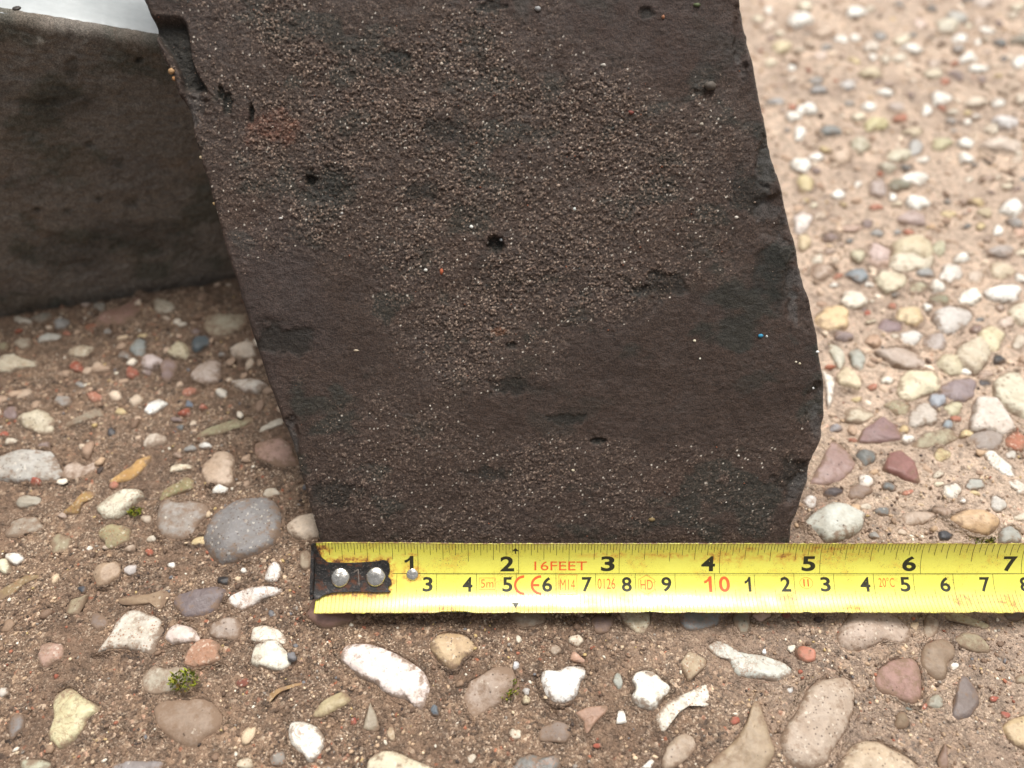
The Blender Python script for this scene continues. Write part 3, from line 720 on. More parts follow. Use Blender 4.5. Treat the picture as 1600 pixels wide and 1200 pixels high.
stone_discs = []
ground = None
pending = []
for k, (reg, sh, col, mt, hf, kind, label) in enumerate(S):
    angular = kind != 'pebble'
    pts0 = outline(reg, sh, 12, k, angular)
    g0 = [at_z(x, y, 0.0) for x, y in pts0]
    ctr = sum(g0, Vector()) / len(g0)
    rads = [(p - ctr).length for p in g0]
    wmin = 2 * min(rads)
    mean = sum(rads) / len(rads)
    small = mean < 0.0024
    n = 20 if small else 40
    h = max(hf * 0.72 * wmin, 0.0006)
    h = min(h, 0.009)
    if mt == 'mud': h = min(h, 0.0022)
    base = float(low_ground(np.array([ctr.x]), np.array([ctr.y]))[0])
    pts = outline(reg, sh, n, k, angular)
    P = np.array([at_z(x, y, base + 0.35 * h) for x, y in pts])[:, :2]
    c = P.mean(axis=0)
    rel = P - c
    # rim roughness
    ang = np.arctan2(rel[:, 1], rel[:, 0])
    amp = (0.035 if not angular else 0.05) if mt != 'smooth' else 0.02
    rel = rel * (1 + amp * (fbm(np.cos(ang) * 3 + 9 + k, np.sin(ang) * 3 + k * 1.7, k, 3) - 0.5) * 2)[:, None]
    nr = 6 if small else 13
    rs_ = random.Random(k * 3 + 1)
    tx, ty = rs_.uniform(-.18, .18), rs_.uniform(-.18, .18)
    vs, rim = [], []
    prof = []
    for r in range(1, nr + 1):
        t = r / nr
        if angular:
            z = min(1.0, (1 - t ** 4.0) ** 0.62 + 0.0)
        else:
            z = (1 - t ** 2.3) ** 0.55
        prof.append((t ** 0.9 if angular else t, z))
    vs.append((0, 0, h))
    rim.append(0)
    for t, z in prof:
        for q in rel:
            lean = (q[0] * tx + q[1] * ty) * t * (1 - t ** 3)
            vs.append((q[0] * t, q[1] * t, h * z * 0.96 + lean))
            rim.append(max(0, 1 - z) ** 1.2)
    for (t, z) in ((1.03, -0.22), (0.97, -0.5), (0.7, -0.85)):
        for q in rel:
            vs.append((q[0] * t, q[1] * t, h * z))
            rim.append(1)
    vs.append((0, 0, -0.95 * h)); rim.append(1)
    V = np.array(vs, dtype=float)
    V3 = V + np.array([c[0], c[1], 0]) * 3.1
    d = n3(V3, mean * 0.8, k) * mean * (0.26 if angular else 0.20) + n3(V3, mean * 0.25, k + 500) * mean * (0.13 if angular else 0.07)
    if mt in ('rough', 'quartz'): d = d + n3(V3, mean * 0.12, k + 900) * mean * 0.07
    V[:, 2] += d * np.clip(1 - np.array(rim) * .5, 0, 1)
    # chipped and worn planes
    nrmz = np.array([mean, mean, max(h, mean * .3)])
    Q = V / nrmz
    for _ in range(5 if angular else (3 if k % 2 else 1)):
        az, el = rs_.uniform(0, 6.283), math.radians(rs_.uniform(20, 75) if not label else rs_.uniform(42, 82))
        nn = np.array([math.cos(az) * math.cos(el), math.sin(az) * math.cos(el), math.sin(el)])
        pr = Q @ nn
        lim = pr.max() * rs_.uniform(.72, .9)
        Q -= np.clip(pr - lim, 0, None)[:, None] * nn[None] * .92
    V = Q * nrmz
    faces = []
    for q in range(n):
        faces.append((0, 1 + q, 1 + (q + 1) % n))
    rings = nr + 3
    for r in range(rings - 1):
        for q in range(n):
            a, b = 1 + r * n + q, 1 + r * n + (q + 1) % n
            faces.append((a, a + n, b + n, b))
    last = 1 + (rings - 1) * n
    for q in range(n):
        faces.append((last + q, len(V) - 1, last + (q + 1) % n))
    zoff = base + (0.0 if not mt == 'mud' else 0.0002)
    pending.append((kind, V, faces, mt, rim, (c[0], c[1], zoff), col, label, angular and mt != 'smooth'))
    # press the soil down under the stone, leave a small crevice round it
    R = np.abs(rel).max() * 1.3 + 0.001
    iy = np.where(np.abs(ys - c[1]) < R)[0]
    ix = np.where(np.abs(xs - c[0]) < R)[0]
    if len(iy) and len(ix):
        sub = np.ix_(iy, ix)
        dx, dy = GX[sub] - c[0], GY[sub] - c[1]
        a = np.arctan2(dy, dx)
        order = np.argsort(ang)
        rr = np.interp(a, ang[order], np.hypot(rel[:, 0], rel[:, 1])[order], period=2 * math.pi)
        f = np.hypot(dx, dy) / rr
        nb_ = fbm(GX[sub] / 0.0022, GY[sub] / 0.0022, 700 + k, 3)
        nbl = fbm(GX[sub] / 0.006, GY[sub] / 0.006, 900 + k, 2)
        collar = np.exp(-((f - 1.03) / 0.13) ** 2) * (0.2 + 2.2 * sstep(.45, .75, nbl) + .5 * nb_) * min(1.0, h / 0.003) * MM * (1.3 if mt == 'mud' else .8)
        GZ[sub] += -sstep(0.98, 0.82, f) * (0.0016 if h > 0.001 else 0.0006) + collar
    stone_discs.append((c[0], c[1], mean))

V = np.stack([GX.ravel(), GY.ravel(), GZ.ravel()], axis=1)
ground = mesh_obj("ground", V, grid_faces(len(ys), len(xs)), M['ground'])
tag(ground, kind='structure')
mats_used = 0
for (kind, V, faces, mt, rim, loc, col, label, flat) in pending:
    o = mesh_obj(kind, V, faces, M[mt], None if label else ground, attrs={'rim': rim}, loc=loc)
    cc = lin(col)
    cc = (cc * 0.74 + cc.mean() * 0.26) * (0.90 if 'brick' not in kind else 0.72)
    o.color = (float(cc[0]), float(cc[1]), float(cc[2]), 1)
    if label:
        cat = {'pebble': 'pebble', 'stone_chip': 'stone', 'brick_chip': 'brick chip'}[kind]
        tag(o, label, cat, 'stones lying on the gritty ground')
    elif 'brick' in kind:
        o['label'] = 'small orange brick chip set in the ground'

# ------------------------------------------------------------------ loose grit (uncountable)
ICO = None
def ico(sub):
    bm = bmesh.new()
    bmesh.ops.create_icosphere(bm, subdivisions=sub, radius=1)
    v = np.array([x.co[:] for x in bm.verts]); f = np.array([[q.index for q in p.verts] for p in bm.faces])
    bm.free()
    return v, f

SD = np.array(stone_discs)
def ground_z(x, y):
    ix = np.clip(np.searchsorted(xs, x), 1, len(xs) - 1)
    iy = np.clip(np.searchsorted(ys, y), 1, len(ys) - 1)
    return GZ[iy, ix]

def scatter(name, pts, rad, cols, flat, sub, zf, parent=None, basis=None):
    bv, bf = ico(sub)
    n = len(pts)
    a = rng.uniform(0, 6.283, n)
    sx, sy, sz = rad * rng.uniform(.8, 1.35, n), rad * rng.uniform(.6, 1.0, n), rad * rng.uniform(*flat, n)
    jit = 1 + rng.uniform(-.28, .28, (n, len(bv)))
    v = bv[None] * jit[:, :, None] * np.stack([sx, sy, sz], 1)[:, None, :]
    x = v[..., 0] * np.cos(a)[:, None] - v[..., 1] * np.sin(a)[:, None]
    y = v[..., 0] * np.sin(a)[:, None] + v[..., 1] * np.cos(a)[:, None]
    z = v[..., 2] + (sz * zf)[:, None]
    loc = np.stack([x, y, z], -1)
    if basis is not None:
        loc = loc @ basis
    loc = loc + pts[:, None, :]
    f = bf[None] + (np.arange(n) * len(bv))[:, None, None]
    col = np.repeat(cols, len(bv), axis=0)
    return mesh_obj(name, loc.reshape(-1, 3), f.reshape(-1, 3), M['grit'], parent, smooth=sub > 1, attrs={'Col': col})

PAL = np.array([lin(c) for c in [(128,104,86),(152,126,104),(186,158,130),(214,190,160),(232,222,204),(98,78,64),(74,62,56),(168,108,84),(146,90,70),(150,140,130),(196,170,120),(120,118,120)]])
PW = np.array([.22,.2,.16,.1,.05,.1,.045,.022,.012,.04,.03,.014]); PW /= PW.sum()
def rnd_pts(n, near):
    # density follows what can still be told apart: finer close by
    y = near[0] + (near[1] - near[0]) * rng.random(n) ** near[2]
    hw = 0.10 + y * 0.50
    x = rng.uniform(-1, 1, n) * hw
    return x, y
def keep_off(x, y, rad, k=0.9):
    ok = np.ones(len(x), bool)
    for (cx, cy, r) in SD:
        ok &= (x - cx) ** 2 + (y - cy) ** 2 > (r * k + rad) ** 2
    return ok
for nm, cnt, near, rlo, rhi, sub, lab, pal in (
        ('fine_grit', 30000, (0.035, 0.30, 1.25), .00018, .00062, 0, 'fine sandy grit washed over the brown ground', None),
        ('small_gravel', 3900, (0.035, 0.52, 0.62), .0006, .0017, 2, 'small mixed gravel strewn between the pebbles', None)):
    x, y = rnd_pts(cnt, near)
    rad = rlo + (rhi - rlo) * rng.random(cnt) ** 2.2
    # grit gathers in patches
    dens = fbm(x / 0.02, y / 0.02, 53, 4)
    ok = keep_off(x, y, rad) & (rng.random(cnt) < 0.25 + 1.6 * sstep(0.4, 0.62, dens))
    x, y, rad = x[ok], y[ok], rad[ok]
    cols = PAL[rng.choice(len(PAL), len(x), p=PW)] * rng.uniform(.85, 1.12, (len(x), 1))
    pts = np.stack([x, y, ground_z(x, y)], 1)
    if sub == 0:
        g = scatter(nm, pts, rad, cols, (.5, .9), 1, 0.25)
    else:
        g = scatter(nm, pts, rad, cols, (.4, .75), 2, 0.15)
    tag(g, lab, 'gravel', kind='stuff')
# rough lumps of mortar and coarse grit further off
cnt = 5200
x = rng.uniform(-.36, .36, cnt); y = rng.uniform(.12, .54, cnt)
rad = .0008 + .0017 * rng.random(cnt) ** 1.6
ok = keep_off(x, y, rad, .8) & (np.abs(x) < .1 + y * .5)
x, y, rad = x[ok], y[ok], rad[ok]
lump = np.array([lin(c) for c in [(196, 172, 150), (178, 152, 130), (214, 194, 172), (160, 134, 114), (232, 220, 202)]])
g = scatter('coarse_grit', np.stack([x, y, ground_z(x, y)], 1), rad, lump[rng.choice(5, len(x), p=[.34, .26, .2, .12, .08])] * rng.uniform(.85, 1.1, (len(x), 1)), (.3, .6), 2, 0.0)
tag(g, 'rough mortar lumps and coarse grit in the blurred ground beyond the tape', 'gravel', kind='stuff')

# ------------------------------------------------------------------ the leaning slab
LEAN = math.radians(43)
SU = Vector((0, math.sin(LEAN), math.cos(LEAN)))
SN = Vector((0, -math.cos(LEAN), math.sin(LEAN)))
SP0 = at_depth(800, 852, 0.196)
def slab_uv(px, py):
    p = at_plane(px, py, SP0, SN) - SP0
    return p.x, p.dot(SU)
LEFT = [(502,872),(497,856),(495,835),(480,780),(462,720),(440,660),(415,590),(392,520),(372,450),(352,395),(335,330),(315,260),(303,215),(292,170),(276,146),(268,122),(256,95),(244,66),(236,30),(222,-5),(205,-70),(180,-150)]
RIGHT = [(1236,872),(1237,848),(1240,822),(1254,792),(1267,752),(1268,722),(1284,692),(1293,650),(1292,605),(1284,560),(1278,520),(1268,470),(1255,420),(1243,370),(1228,310),(1213,265),(1200,205),(1180,110),(1158,0),(1142,-80),(1128,-150)]
Lu = np.array([slab_uv(*p) for p in LEFT]); Ru = np.array([slab_uv(*p) for p in RIGHT])
v0 = max(Lu[0, 1], Ru[0, 1]); v1 = min(Lu[-1, 1], Ru[-1, 1])
NRW, NCL = 780, 640
vv = np.concatenate([np.linspace(v0, v1, NRW - 8), v1 + np.array([.003, .008, .015, .022, .03, .04, .048, .055])])
def ext(tab, v):
    x = np.interp(v, tab[:, 1], tab[:, 0])
    s = (tab[-1, 0] - tab[-3, 0]) / (tab[-1, 1] - tab[-3, 1])
    return np.where(v > tab[-1, 1], tab[-1, 0] + s * (v - tab[-1, 1]), x)
lx = ext(Lu, vv) + (fbm(vv / 0.004, vv * 0, 71, 4) - .5) * 0.0006
rx_ = ext(Ru, vv) + (fbm(vv / 0.004, vv * 0 + 5, 73, 4) - .5) * 0.0006
tt = np.linspace(0, 1, NCL)
UU = lx[:, None] + (rx_ - lx)[:, None] * tt[None]
VV = np.repeat(vv[:, None], NCL, 1)
# back to photo pixels for placing the marks on the face
def px_of(U, Vv):
    X = SP0.x + U; Y = SP0.y + Vv * SU.y; Z = SP0.z + Vv * SU.z - CAM_H
    f = np.array([0, SA, -CA]); up = np.array([0, CA, SA])
    dep = Y * f[1] + Z * f[2]
    return 800 + FPX * X / dep, 600 - FPX * (Y * up[1] + Z * up[2]) / dep
PX, PY = px_of(UU, VV)
def blob(cx, cy, rx, ry, wob=0.35, seed=0, rot=0):
    r = math.radians(rot)
    dx, dy = PX - cx, PY - cy
    a, b = dx * math.cos(r) + dy * math.sin(r), -dx * math.sin(r) + dy * math.cos(r)
    d = np.hypot(a / rx, b / ry) + (fbm(PX / (math.sqrt(rx * ry) * .6) + seed, PY / (math.sqrt(rx * ry) * .6) - seed, seed + 77, 5) - .5) * 2.4 * wob
    return sstep(1.25, 0.6, d)
um, vm_ = UU / MM, VV / MM
grit = np.clip(0.06 + 0.95 * blob(780, 300, 380, 300, .5, 1) + 0.4 * blob(400, 120, 250, 160, .5, 2) + .38 * blob(600, 760, 380, 110, .6, 3)
               + .25 * blob(1050, 720, 220, 140, .6, 4) - .75 * blob(1100, 560, 190, 110, .4, 5) - .6 * blob(960, 60, 170, 90, .5, 6)
               - .5 * blob(520, 480, 150, 90, .6, 8) - .4 * blob(900, 640, 170, 50, .5, 9), 0, 1)
grit = np.clip(grit * (0.55 + 0.6 * sstep(.3, .7, fbm(um / 7, vm_ / 7, 81, 4))), 0, 1)
w1, g1 = worley(um / 0.52, vm_ / 0.50, 83)
w2, g2 = worley(um / 0.85 + .3, vm_ / 0.80, 87)
dome1 = np.clip(0.62 - w1, 0, 1) / .62
dome2 = np.clip(0.55 - w2, 0, 1) / .55
H = (dome1 ** .7 * (0.05 + 0.24 * (g1)) + dome2 ** .7 * 0.30 * (g2 > .68)) * grit
H += (fbm(um / .9, vm_ / 0.85, 91, 4) - .5) * 0.45 * (0.5 + grit)
H += (fbm(um / 6, vm_ / 5.5, 93, 4) - .5) * 0.4
w3, g3 = worley(um / .42, vm_ / .42, 89)
H += np.clip(.55 - w3, 0, 1) * .22 * (.35 + g3) * (.3 + grit)
H += (fbm(um / 30, vm_ / 22, 95, 3) - .5) * 1.6
stri = (fbm(um / .9, vm_ / .5, 97, 4) - .5) * 0.14 * (1 - grit)
H += stri
pits = [(775,383,13,13,1.8),(505,288,40,26,1.0),(484,282,9,9,1.3),(1035,448,48,22,.9),(1000,455,16,10,.9),(800,603,34,16,.7),(440,530,46,26,.8),
        (1100,136,20,8,-.7),(355,160,8,22,.9),(345,145,4,12,1.0),(392,178,4,16,1.2),(700,205,40,18,.5),(800,540,10,5,.5),(935,690,12,6,.7),(620,90,22,12,.6),
        (1210,420,34,60,.7),(1240,740,30,34,.9),(660,300,30,16,.4),(1170,300,26,34,.5),(770,10,20,12,.8),(1010,20,14,10,.6),(520,770,40,22,.5),(760,740,40,12,.4),(890,655,30,8,.5)]
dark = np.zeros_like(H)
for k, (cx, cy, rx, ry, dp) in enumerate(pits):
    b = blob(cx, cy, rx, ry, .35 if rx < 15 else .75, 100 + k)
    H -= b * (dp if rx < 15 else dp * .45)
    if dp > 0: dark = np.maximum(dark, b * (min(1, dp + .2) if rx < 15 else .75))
# broken-away strip at the upper left edge, spalls down the right edge
chipL = sstep(0, 1, np.clip((1 - np.abs((PX - (262 + (PY - 40) * .42)) / (24 + 8 * np.sin(PY / 23)))) * 3, 0, 1)) * sstep(22, 42, PY) * sstep(152, 132, PY)
H -= chipL * 2.2
spall = 0
for k, (cx, cy, rx, ry) in enumerate([(1218, 345, 34, 42), (1196, 250, 16, 44), (1250, 455, 20, 60), (1284, 640, 20, 46), (1262, 770, 34, 40), (1160, 60, 12, 60), (300, 165, 20, 26), (455, 690, 14, 46)]):
    s_ = blob(cx, cy, rx, ry, .45, 140 + k)
    H -= s_ * 1.1
    spall = np.maximum(spall, s_)
# worn edges
wmm = (rx_ - lx)[:, None] / MM
dl = tt[None] * wmm; dr = (1 - tt[None]) * wmm; db = (VV - v0) / MM
er = 1.6
for dd in (dl, dr, db):
    q = np.clip(1 - dd / er, 0, 1)
    H -= (1 - np.sqrt(np.clip(1 - q * q, 0, 1))) * er * 0.9
# colour of the burnt clay
base = lin((60, 47, 40))[None, None] * np.ones(H.shape + (1,))
def lay(m, c, k=1.0):
    global base
    m = (m * k)[..., None]
    base = base * (1 - m) + lin(c)[None, None] * m
lay(sstep(.45, .65, fbm(um / 22, vm_ / 16, 111, 4)), (64, 49, 41), .8)
lay(sstep(.52, .68, fbm(um / 16 + 9, vm_ / 12, 113, 4)), (58, 47, 42), .6)
lay(sstep(.58, .7, fbm(um / 10 + 3, vm_ / 7, 117, 4)), (42, 42, 36), .8)
lay(blob(430, 480, 90, 150, .5, 121), (60, 50, 47), .5)
lay(blob(900, 640, 260, 90, .5, 122), (60, 47, 40), .6)
lay(blob(440, 197, 60, 30, .9, 123, -15), (80, 54, 44), .5)
lay(blob(960, 60, 200, 70, .4, 124), (62, 48, 42), .7)
lay(blob(780, 518, 12, 7, .4, 125), (120, 72, 40), .6)
gl = grit * (dome1 > .25)
lay(gl * (0.25 + .75 * g1), (108, 91, 80), .62)
lay(gl * (g1 > .86), (160, 140, 124), .7)
lay((dome2 > .3) * (g2 > .8) * grit, (128, 106, 92), .6)
lay((dome1 > .4) * (g1 < .015) * (grit > .2), (206, 196, 182), .8)
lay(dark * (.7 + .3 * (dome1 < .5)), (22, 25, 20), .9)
lay(chipL, (30, 30, 25), .85)
lay(spall * sstep(.42, .6, fbm(um / 3, vm_ / 3, 131, 4)), (80, 78, 76), .5)
lay(np.clip(1 - dr / 0.9, 0, 1) * sstep(.3, .6, fbm(um / 6, vm_ / 6, 133, 3)), (120, 112, 104), .5)  # sky reflection along the right edge, painted in as pale grey
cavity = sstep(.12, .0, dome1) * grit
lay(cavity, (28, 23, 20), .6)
lay(blob(436, 197, 46, 22, .9, 123, -15) * (.35 + .65 * g3) * (.4 + .6 * g1), (108, 62, 42), .6)
Xw = SP0.x + UU + 0 * H
Pw = np.array(SP0)[None, None] + np.stack([UU, VV * SU.y, VV * SU.z], -1) + (H * MM)[..., None] * np.array(SN)[None, None]
front = Pw.reshape(-1, 3)
cols = base.reshape(-1, 3)
# sides and back
TH = 0.018
nf = len(front)
def idx(r, c): return r * NCL + c
loop = [idx(r, 0) for r in range(NRW)] + [idx(NRW - 1, c) for c in range(1, NCL)] + [idx(r, NCL - 1) for r in range(NRW - 2, -1, -1)] + [idx(0, c) for c in range(NCL - 2, 0, -1)]
loop = np.array(loop)
rings_ = [front[loop]]
for f in (0.12, 0.4, 0.75, 1.0):
    q = front[loop] - np.array(SN)[None] * TH * f
    q = q + (fbm(q[:, 0] / 0.004, q[:, 1] / 0.004 + f * 5, 151, 3) - .5)[:, None] * 0.0012
    q[:, 2] = np.maximum(q[:, 2], -0.0012)
    rings_.append(q)
verts = np.concatenate([front] + rings_[1:])
fcs = [grid_faces(NRW, NCL)]
nl = len(loop)
prev = loop
for k in range(1, 5):
    cur = nf + (k - 1) * nl + np.arange(nl)
    fcs.append(np.stack([prev, cur, np.roll(cur, -1), np.roll(prev, -1)], 1)[:, ::-1])
    prev = cur
ctr_b = verts[prev].mean(axis=0)
verts = np.concatenate([verts, ctr_b[None]])
bc = len(verts) - 1
fcs.append(np.stack([prev, np.roll(prev, -1), np.full(nl, bc), np.full(nl, bc)], 1)[:, [0, 2, 1]] if False else np.stack([prev, np.full(nl, bc), np.roll(prev, -1), np.roll(prev, -1)], 1)[:, :3][:, [0, 1, 2, 2]])
tri = fcs.pop()
F4 = np.concatenate(fcs)
cols = np.concatenate([cols, np.tile(lin((78, 70, 64)), (len(verts) - nf, 1))])

slab = bpy.data.objects.new("clay_slab", None)
C.objects.link(slab)
slab.location = (SP0.x, SP0.y, 0)
slab.empty_display_size = 0.02
tag(slab, 'large dark brown burnt clay slab with a gritty face, standing behind the tape', 'brick')
off = np.array(slab.location)
body = mesh_obj("slab_body", verts - off, F4, M['slab'], slab, attrs={'Col': cols})
backv = verts[prev][::8] - off
bk = [tuple(v) for v in backv]
back = mesh_obj("back_face", np.array(bk), [tuple(range(len(bk)))], M['slab'], slab, smooth=False, attrs={'Col': np.tile(lin((70, 62, 56)), (len(bk), 1))})
SB = np.array([[1, 0, 0], [0, SU.y, SU.z], [SN.x, SN.y, SN.z]])
# sand grains stuck to the face
ng = 9000
r_i = rng.integers(6, NRW - 12, ng * 6); c_i = rng.integers(6, NCL - 6, ng * 6)
okk = rng.random(ng * 6) < grit[r_i, c_i] * .9
r_i, c_i = r_i[okk][:ng], c_i[okk][:ng]
gp = Pw[r_i, c_i] - off
gr = 0.00006 + 0.00019 * rng.random(len(gp)) ** 2
gpal = np.array([lin(c) for c in [(96,78,68),(120,100,86),(86,72,66),(70,58,52),(150,130,114),(216,206,194),(140,86,62),(84,90,88)]])
gc = gpal[rng.choice(8, len(gp), p=[.28,.2,.2,.16,.11,.015,.015,.02])]
gg = scatter("sand_grains", gp, gr, gc, (.6, 1.0), 1, 0.1, slab, SB)
tag(gg, kind='stuff')
# larger flecks stuck on the face
FL = [(1188,524,4.6,3.2,(58,140,176)),(1198,526,2.2,2.4,(180,180,176)),(1278,550,3.2,2.4,(240,240,236)),(1243,565,2.6,2,(206,196,176)),(1250,568,2.2,2,(196,186,160)),(1086,532,2.6,2.2,(226,216,190)),
      (1094,561,1.8,1.8,(220,216,200)),(1273,607,2.2,2,(230,230,226)),(784,374,3.4,3.0,(206,210,210)),(736,355,3.2,3.0,(220,220,214)),(665,422,3.4,2.6,(214,212,204)),(898,327,3,3,(206,210,206)),
      (633,326,3,2.6,(176,160,146)),(630,294,3,2.4,(180,166,150)),(872,290,3.4,2.6,(170,150,134)),(986,175,4.4,3.4,(132,76,66)),(1108,136,11,7,(92,84,76)),(1095,195,4,3,(160,150,136)),(1150,340,3.4,3,(200,192,180)),
      (942,102,5,2.6,(176,170,160)),(266,110,6,5,(172,136,96)),(270,121,3.6,4,(170,122,76)),(302,245,4,3,(206,186,152)),(330,318,3.4,3,(196,168,120)),(690,101,2.6,2.4,(190,176,160)),(440,341,3.4,1.8,(200,196,190)),
      (534,333,2.6,2.4,(190,186,180)),(556,548,4.5,1.8,(196,180,156)),(895,735,3,2,(216,204,176)),(1018,812,6,4,(128,108,72)),(1088,9,6,3,(90,100,66)),(840,15,5,4,(150,150,150)),(1155,712,2.2,2.2,(206,200,190)),(690,424,3,5,(170,90,60)),(1036,28,3,3,(160,110,80))]
for (x, y, rx, ry, c) in FL:
    p = at_plane(x, y, SP0 + SN * 0.0002, SN)
    bv, bf = ico(1)
    s = 0.001 / 6.2
    v = bv * np.array([rx * s, ry * s, min(rx, ry) * s * .6]) * (1 + rng.uniform(-.2, .2, (len(bv), 1)))
    rr_, cc_ = np.unravel_index(np.argmin((PX - x) ** 2 + (PY - y) ** 2), PX.shape)
    pp = Pw[rr_, cc_] - off + np.array(SN) * min(rx, ry) * s * .2
    o = mesh_obj("fleck", v @ SB, bf, M['grit'], slab, attrs={'Col': np.tile(lin(c), (len(v), 1))}, loc=tuple(pp))
    if c == (58, 140, 176): o['label'] = 'tiny bright blue fleck'

# ------------------------------------------------------------------ the brick behind, white glazed top
A0, B0 = at_z(0, 497, 0), at_z(360, 437, 0)
e = (B0 - A0).normalized()
nb = Vector((e.y, -e.x, 0))                 # towards the camera
def front_h(px, py):
    d = ray(px, py); o = Vector((0, 0, CAM_H))
    t = (A0 - o).dot(nb) / d.dot(nb)
    return o + d * t
T0, T1 = front_h(0, 22), front_h(240, 62)
HB0, HB1 = T0.z, T1.z
print("brick top heights", HB0, HB1)
s0, s1 = (T0 - A0).dot(e), (T1 - A0).dot(e)
Rend = (B0 - A0).dot(e) + 0.035
Lend = Rend - 0.235
nu, nv = 420, 210
ub = np.linspace(Lend, Rend, nu)
def toph(u): return HB0 + (HB1 - HB0) * (u - s0) / (s1 - s0)
TB = 0.085
# section: up the front face, round the arris, over the top
vf = np.linspace(0, 1, nv)
rad = 0.0035
sec = []
U2, V2 = np.meshgrid(ub, vf)
Ht = np.clip(toph(U2), 0.04, 0.2)
zz = V2 * (Ht - rad)
pos = np.array(A0)[None, None] + U2[..., None] * np.array(e)[None, None]
pos = pos + np.stack([0 * zz, 0 * zz, zz - 0.001 * (V2 < .001)], -1)
um2, vm2 = U2 / MM, zz / MM
hb = (fbm(um2 / .9, vm2 / .8, 201, 3) - .5) * 1.0 + (fbm(um2 / 5, vm2 / 4, 203, 4) - .5) * 1.3 + (fbm(um2 / 30, vm2 / 22, 205, 3) - .5) * 2.2
wq, gq = worley(um2 / 1.1, vm2 / 1.1, 207)
hb += np.clip(.5 - wq, 0, 1) * .6 * sstep(.45, .62, fbm(um2 / 9, vm2 / 9, 209, 3))
cb = lin((122, 114, 105))[None, None] * np.ones(hb.shape + (1,))
def layb(m, c, k=1.0):
    global cb
    m = (m * k)[..., None]
    cb = cb * (1 - m) + lin(c)[None, None] * m
layb(sstep(.48, .66, fbm(um2 / 18, vm2 / 14, 211, 4)), (112, 104, 97), .7)
layb(sstep(.52, .66, fbm(um2 / 14 + 4, vm2 / 10, 213, 4)), (84, 84, 74), .7)
layb(sstep(.55, .7, fbm(um2 / 12 + 8, vm2 / 10, 215, 4)), (122, 108, 95), .5)
# image marks on this face
XX, YY, ZZ = pos[..., 0], pos[..., 1], pos[..., 2] - CAM_H
dep = YY * SA - ZZ * CA
BX, BY = 800 + FPX * XX / dep, 600 - FPX * (YY * CA + ZZ * SA) / dep
def bblob(cx, cy, rx, ry, seed):
    d = np.hypot((BX - cx) / rx, (BY - cy) / ry) + (fbm(BX / (math.sqrt(rx * ry) * .6), BY / (math.sqrt(rx * ry) * .6), seed, 4) - .5) * 1.3
    return sstep(1.2, .6, d)
for k, (cx, cy, rx, ry, dp) in enumerate([(115,108,12,18,.8),(217,95,6,6,1.2),(140,228,8,5,.7),(185,255,12,10,.6),(110,400,70,30,.6),(230,370,90,26,.4),(58,328,9,5,1.0),(155,312,5,4,.9),(105,330,7,5,.6),(205,318,12,8,.6),(60,160,50,8,.4),(100,160,60,30,.2)]):
    b_ = bblob(cx, cy, rx, ry, 230 + k)
    hb -= b_ * dp
    layb(b_, (48, 48, 42), .42)
layb(bblob(64, 65, 7, 6, 261), (190, 186, 176), .9)
layb((gq > .93) * (wq < .3), (112, 98, 86), .6)
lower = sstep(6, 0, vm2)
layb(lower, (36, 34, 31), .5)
pos = pos + (hb * MM)[..., None] * np.array(nb)[None, None]
# arris + side strips
rowsP, rowsC = [pos], [cb]
topc = lin((214, 216, 214))
for k in range(1, 9):
    a = k / 8 * math.pi / 2
    inw = rad * (1 - math.cos(a)); up = rad * math.sin(a)
    p = pos[-1].copy()
    p = p - (hb[-1] * MM)[:, None] * np.array(nb)[None] * (k / 8)
    p = p - np.array(nb)[None] * inw
    p[:, 2] += up + (fbm(ub / .002, ub * 0 + k * .5, 271, 3) - .5) * .0005
    rowsP.append(p[None]); rowsC.append(cb[-1][None])
body_v = np.concatenate(rowsP).reshape(-1, 3); body_c = np.concatenate(rowsC).reshape(-1, 3)
nrow = nv + 8
brick = bpy.data.objects.new("glazed_brick", None)
C.objects.link(brick)
brick.location = A0 - Vector(nb) * 0.03
brick.empty_display_size = 0.02
tag(brick, 'dark brown brick with a white glazed top standing behind the slab at the upper left', 'brick')
offb = np.array(brick.location)
fb = grid_faces(nrow, nu)
# back and ends
toprow = body_v[(nrow - 1) * nu:]
botrow = body_v[:nu]
backtop = toprow - np.array(nb)[None] * (TB - rad) - np.array([0, 0, .003]); backbot = botrow - np.array(nb)[None] * TB
ex = np.concatenate([toprow, backtop, backbot])
n0 = len(body_v)
bv_all = np.concatenate([body_v, backtop, backbot])
i = np.arange(nu - 1)
tr = (nrow - 1) * nu
ff = [fb, np.stack([tr + i, tr + i + 1, n0 + i + 1, n0 + i], 1), np.stack([n0 + i, n0 + i + 1, n0 + nu + i + 1, n0 + nu + i], 1)]
faces_list = [tuple(f) for f in np.concatenate(ff).tolist()]
for cidx in (0, nu - 1):
    poly = [r * nu + cidx for r in range(0, nrow, 1)] + [n0 + cidx, n0 + nu + cidx]
    faces_list.append(tuple(poly if cidx == 0 else poly[::-1]))
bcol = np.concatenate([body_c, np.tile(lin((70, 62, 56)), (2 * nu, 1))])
mesh_obj("brick_body", bv_all - offb, faces_list, M['slab'], brick, attrs={'Col': bcol})
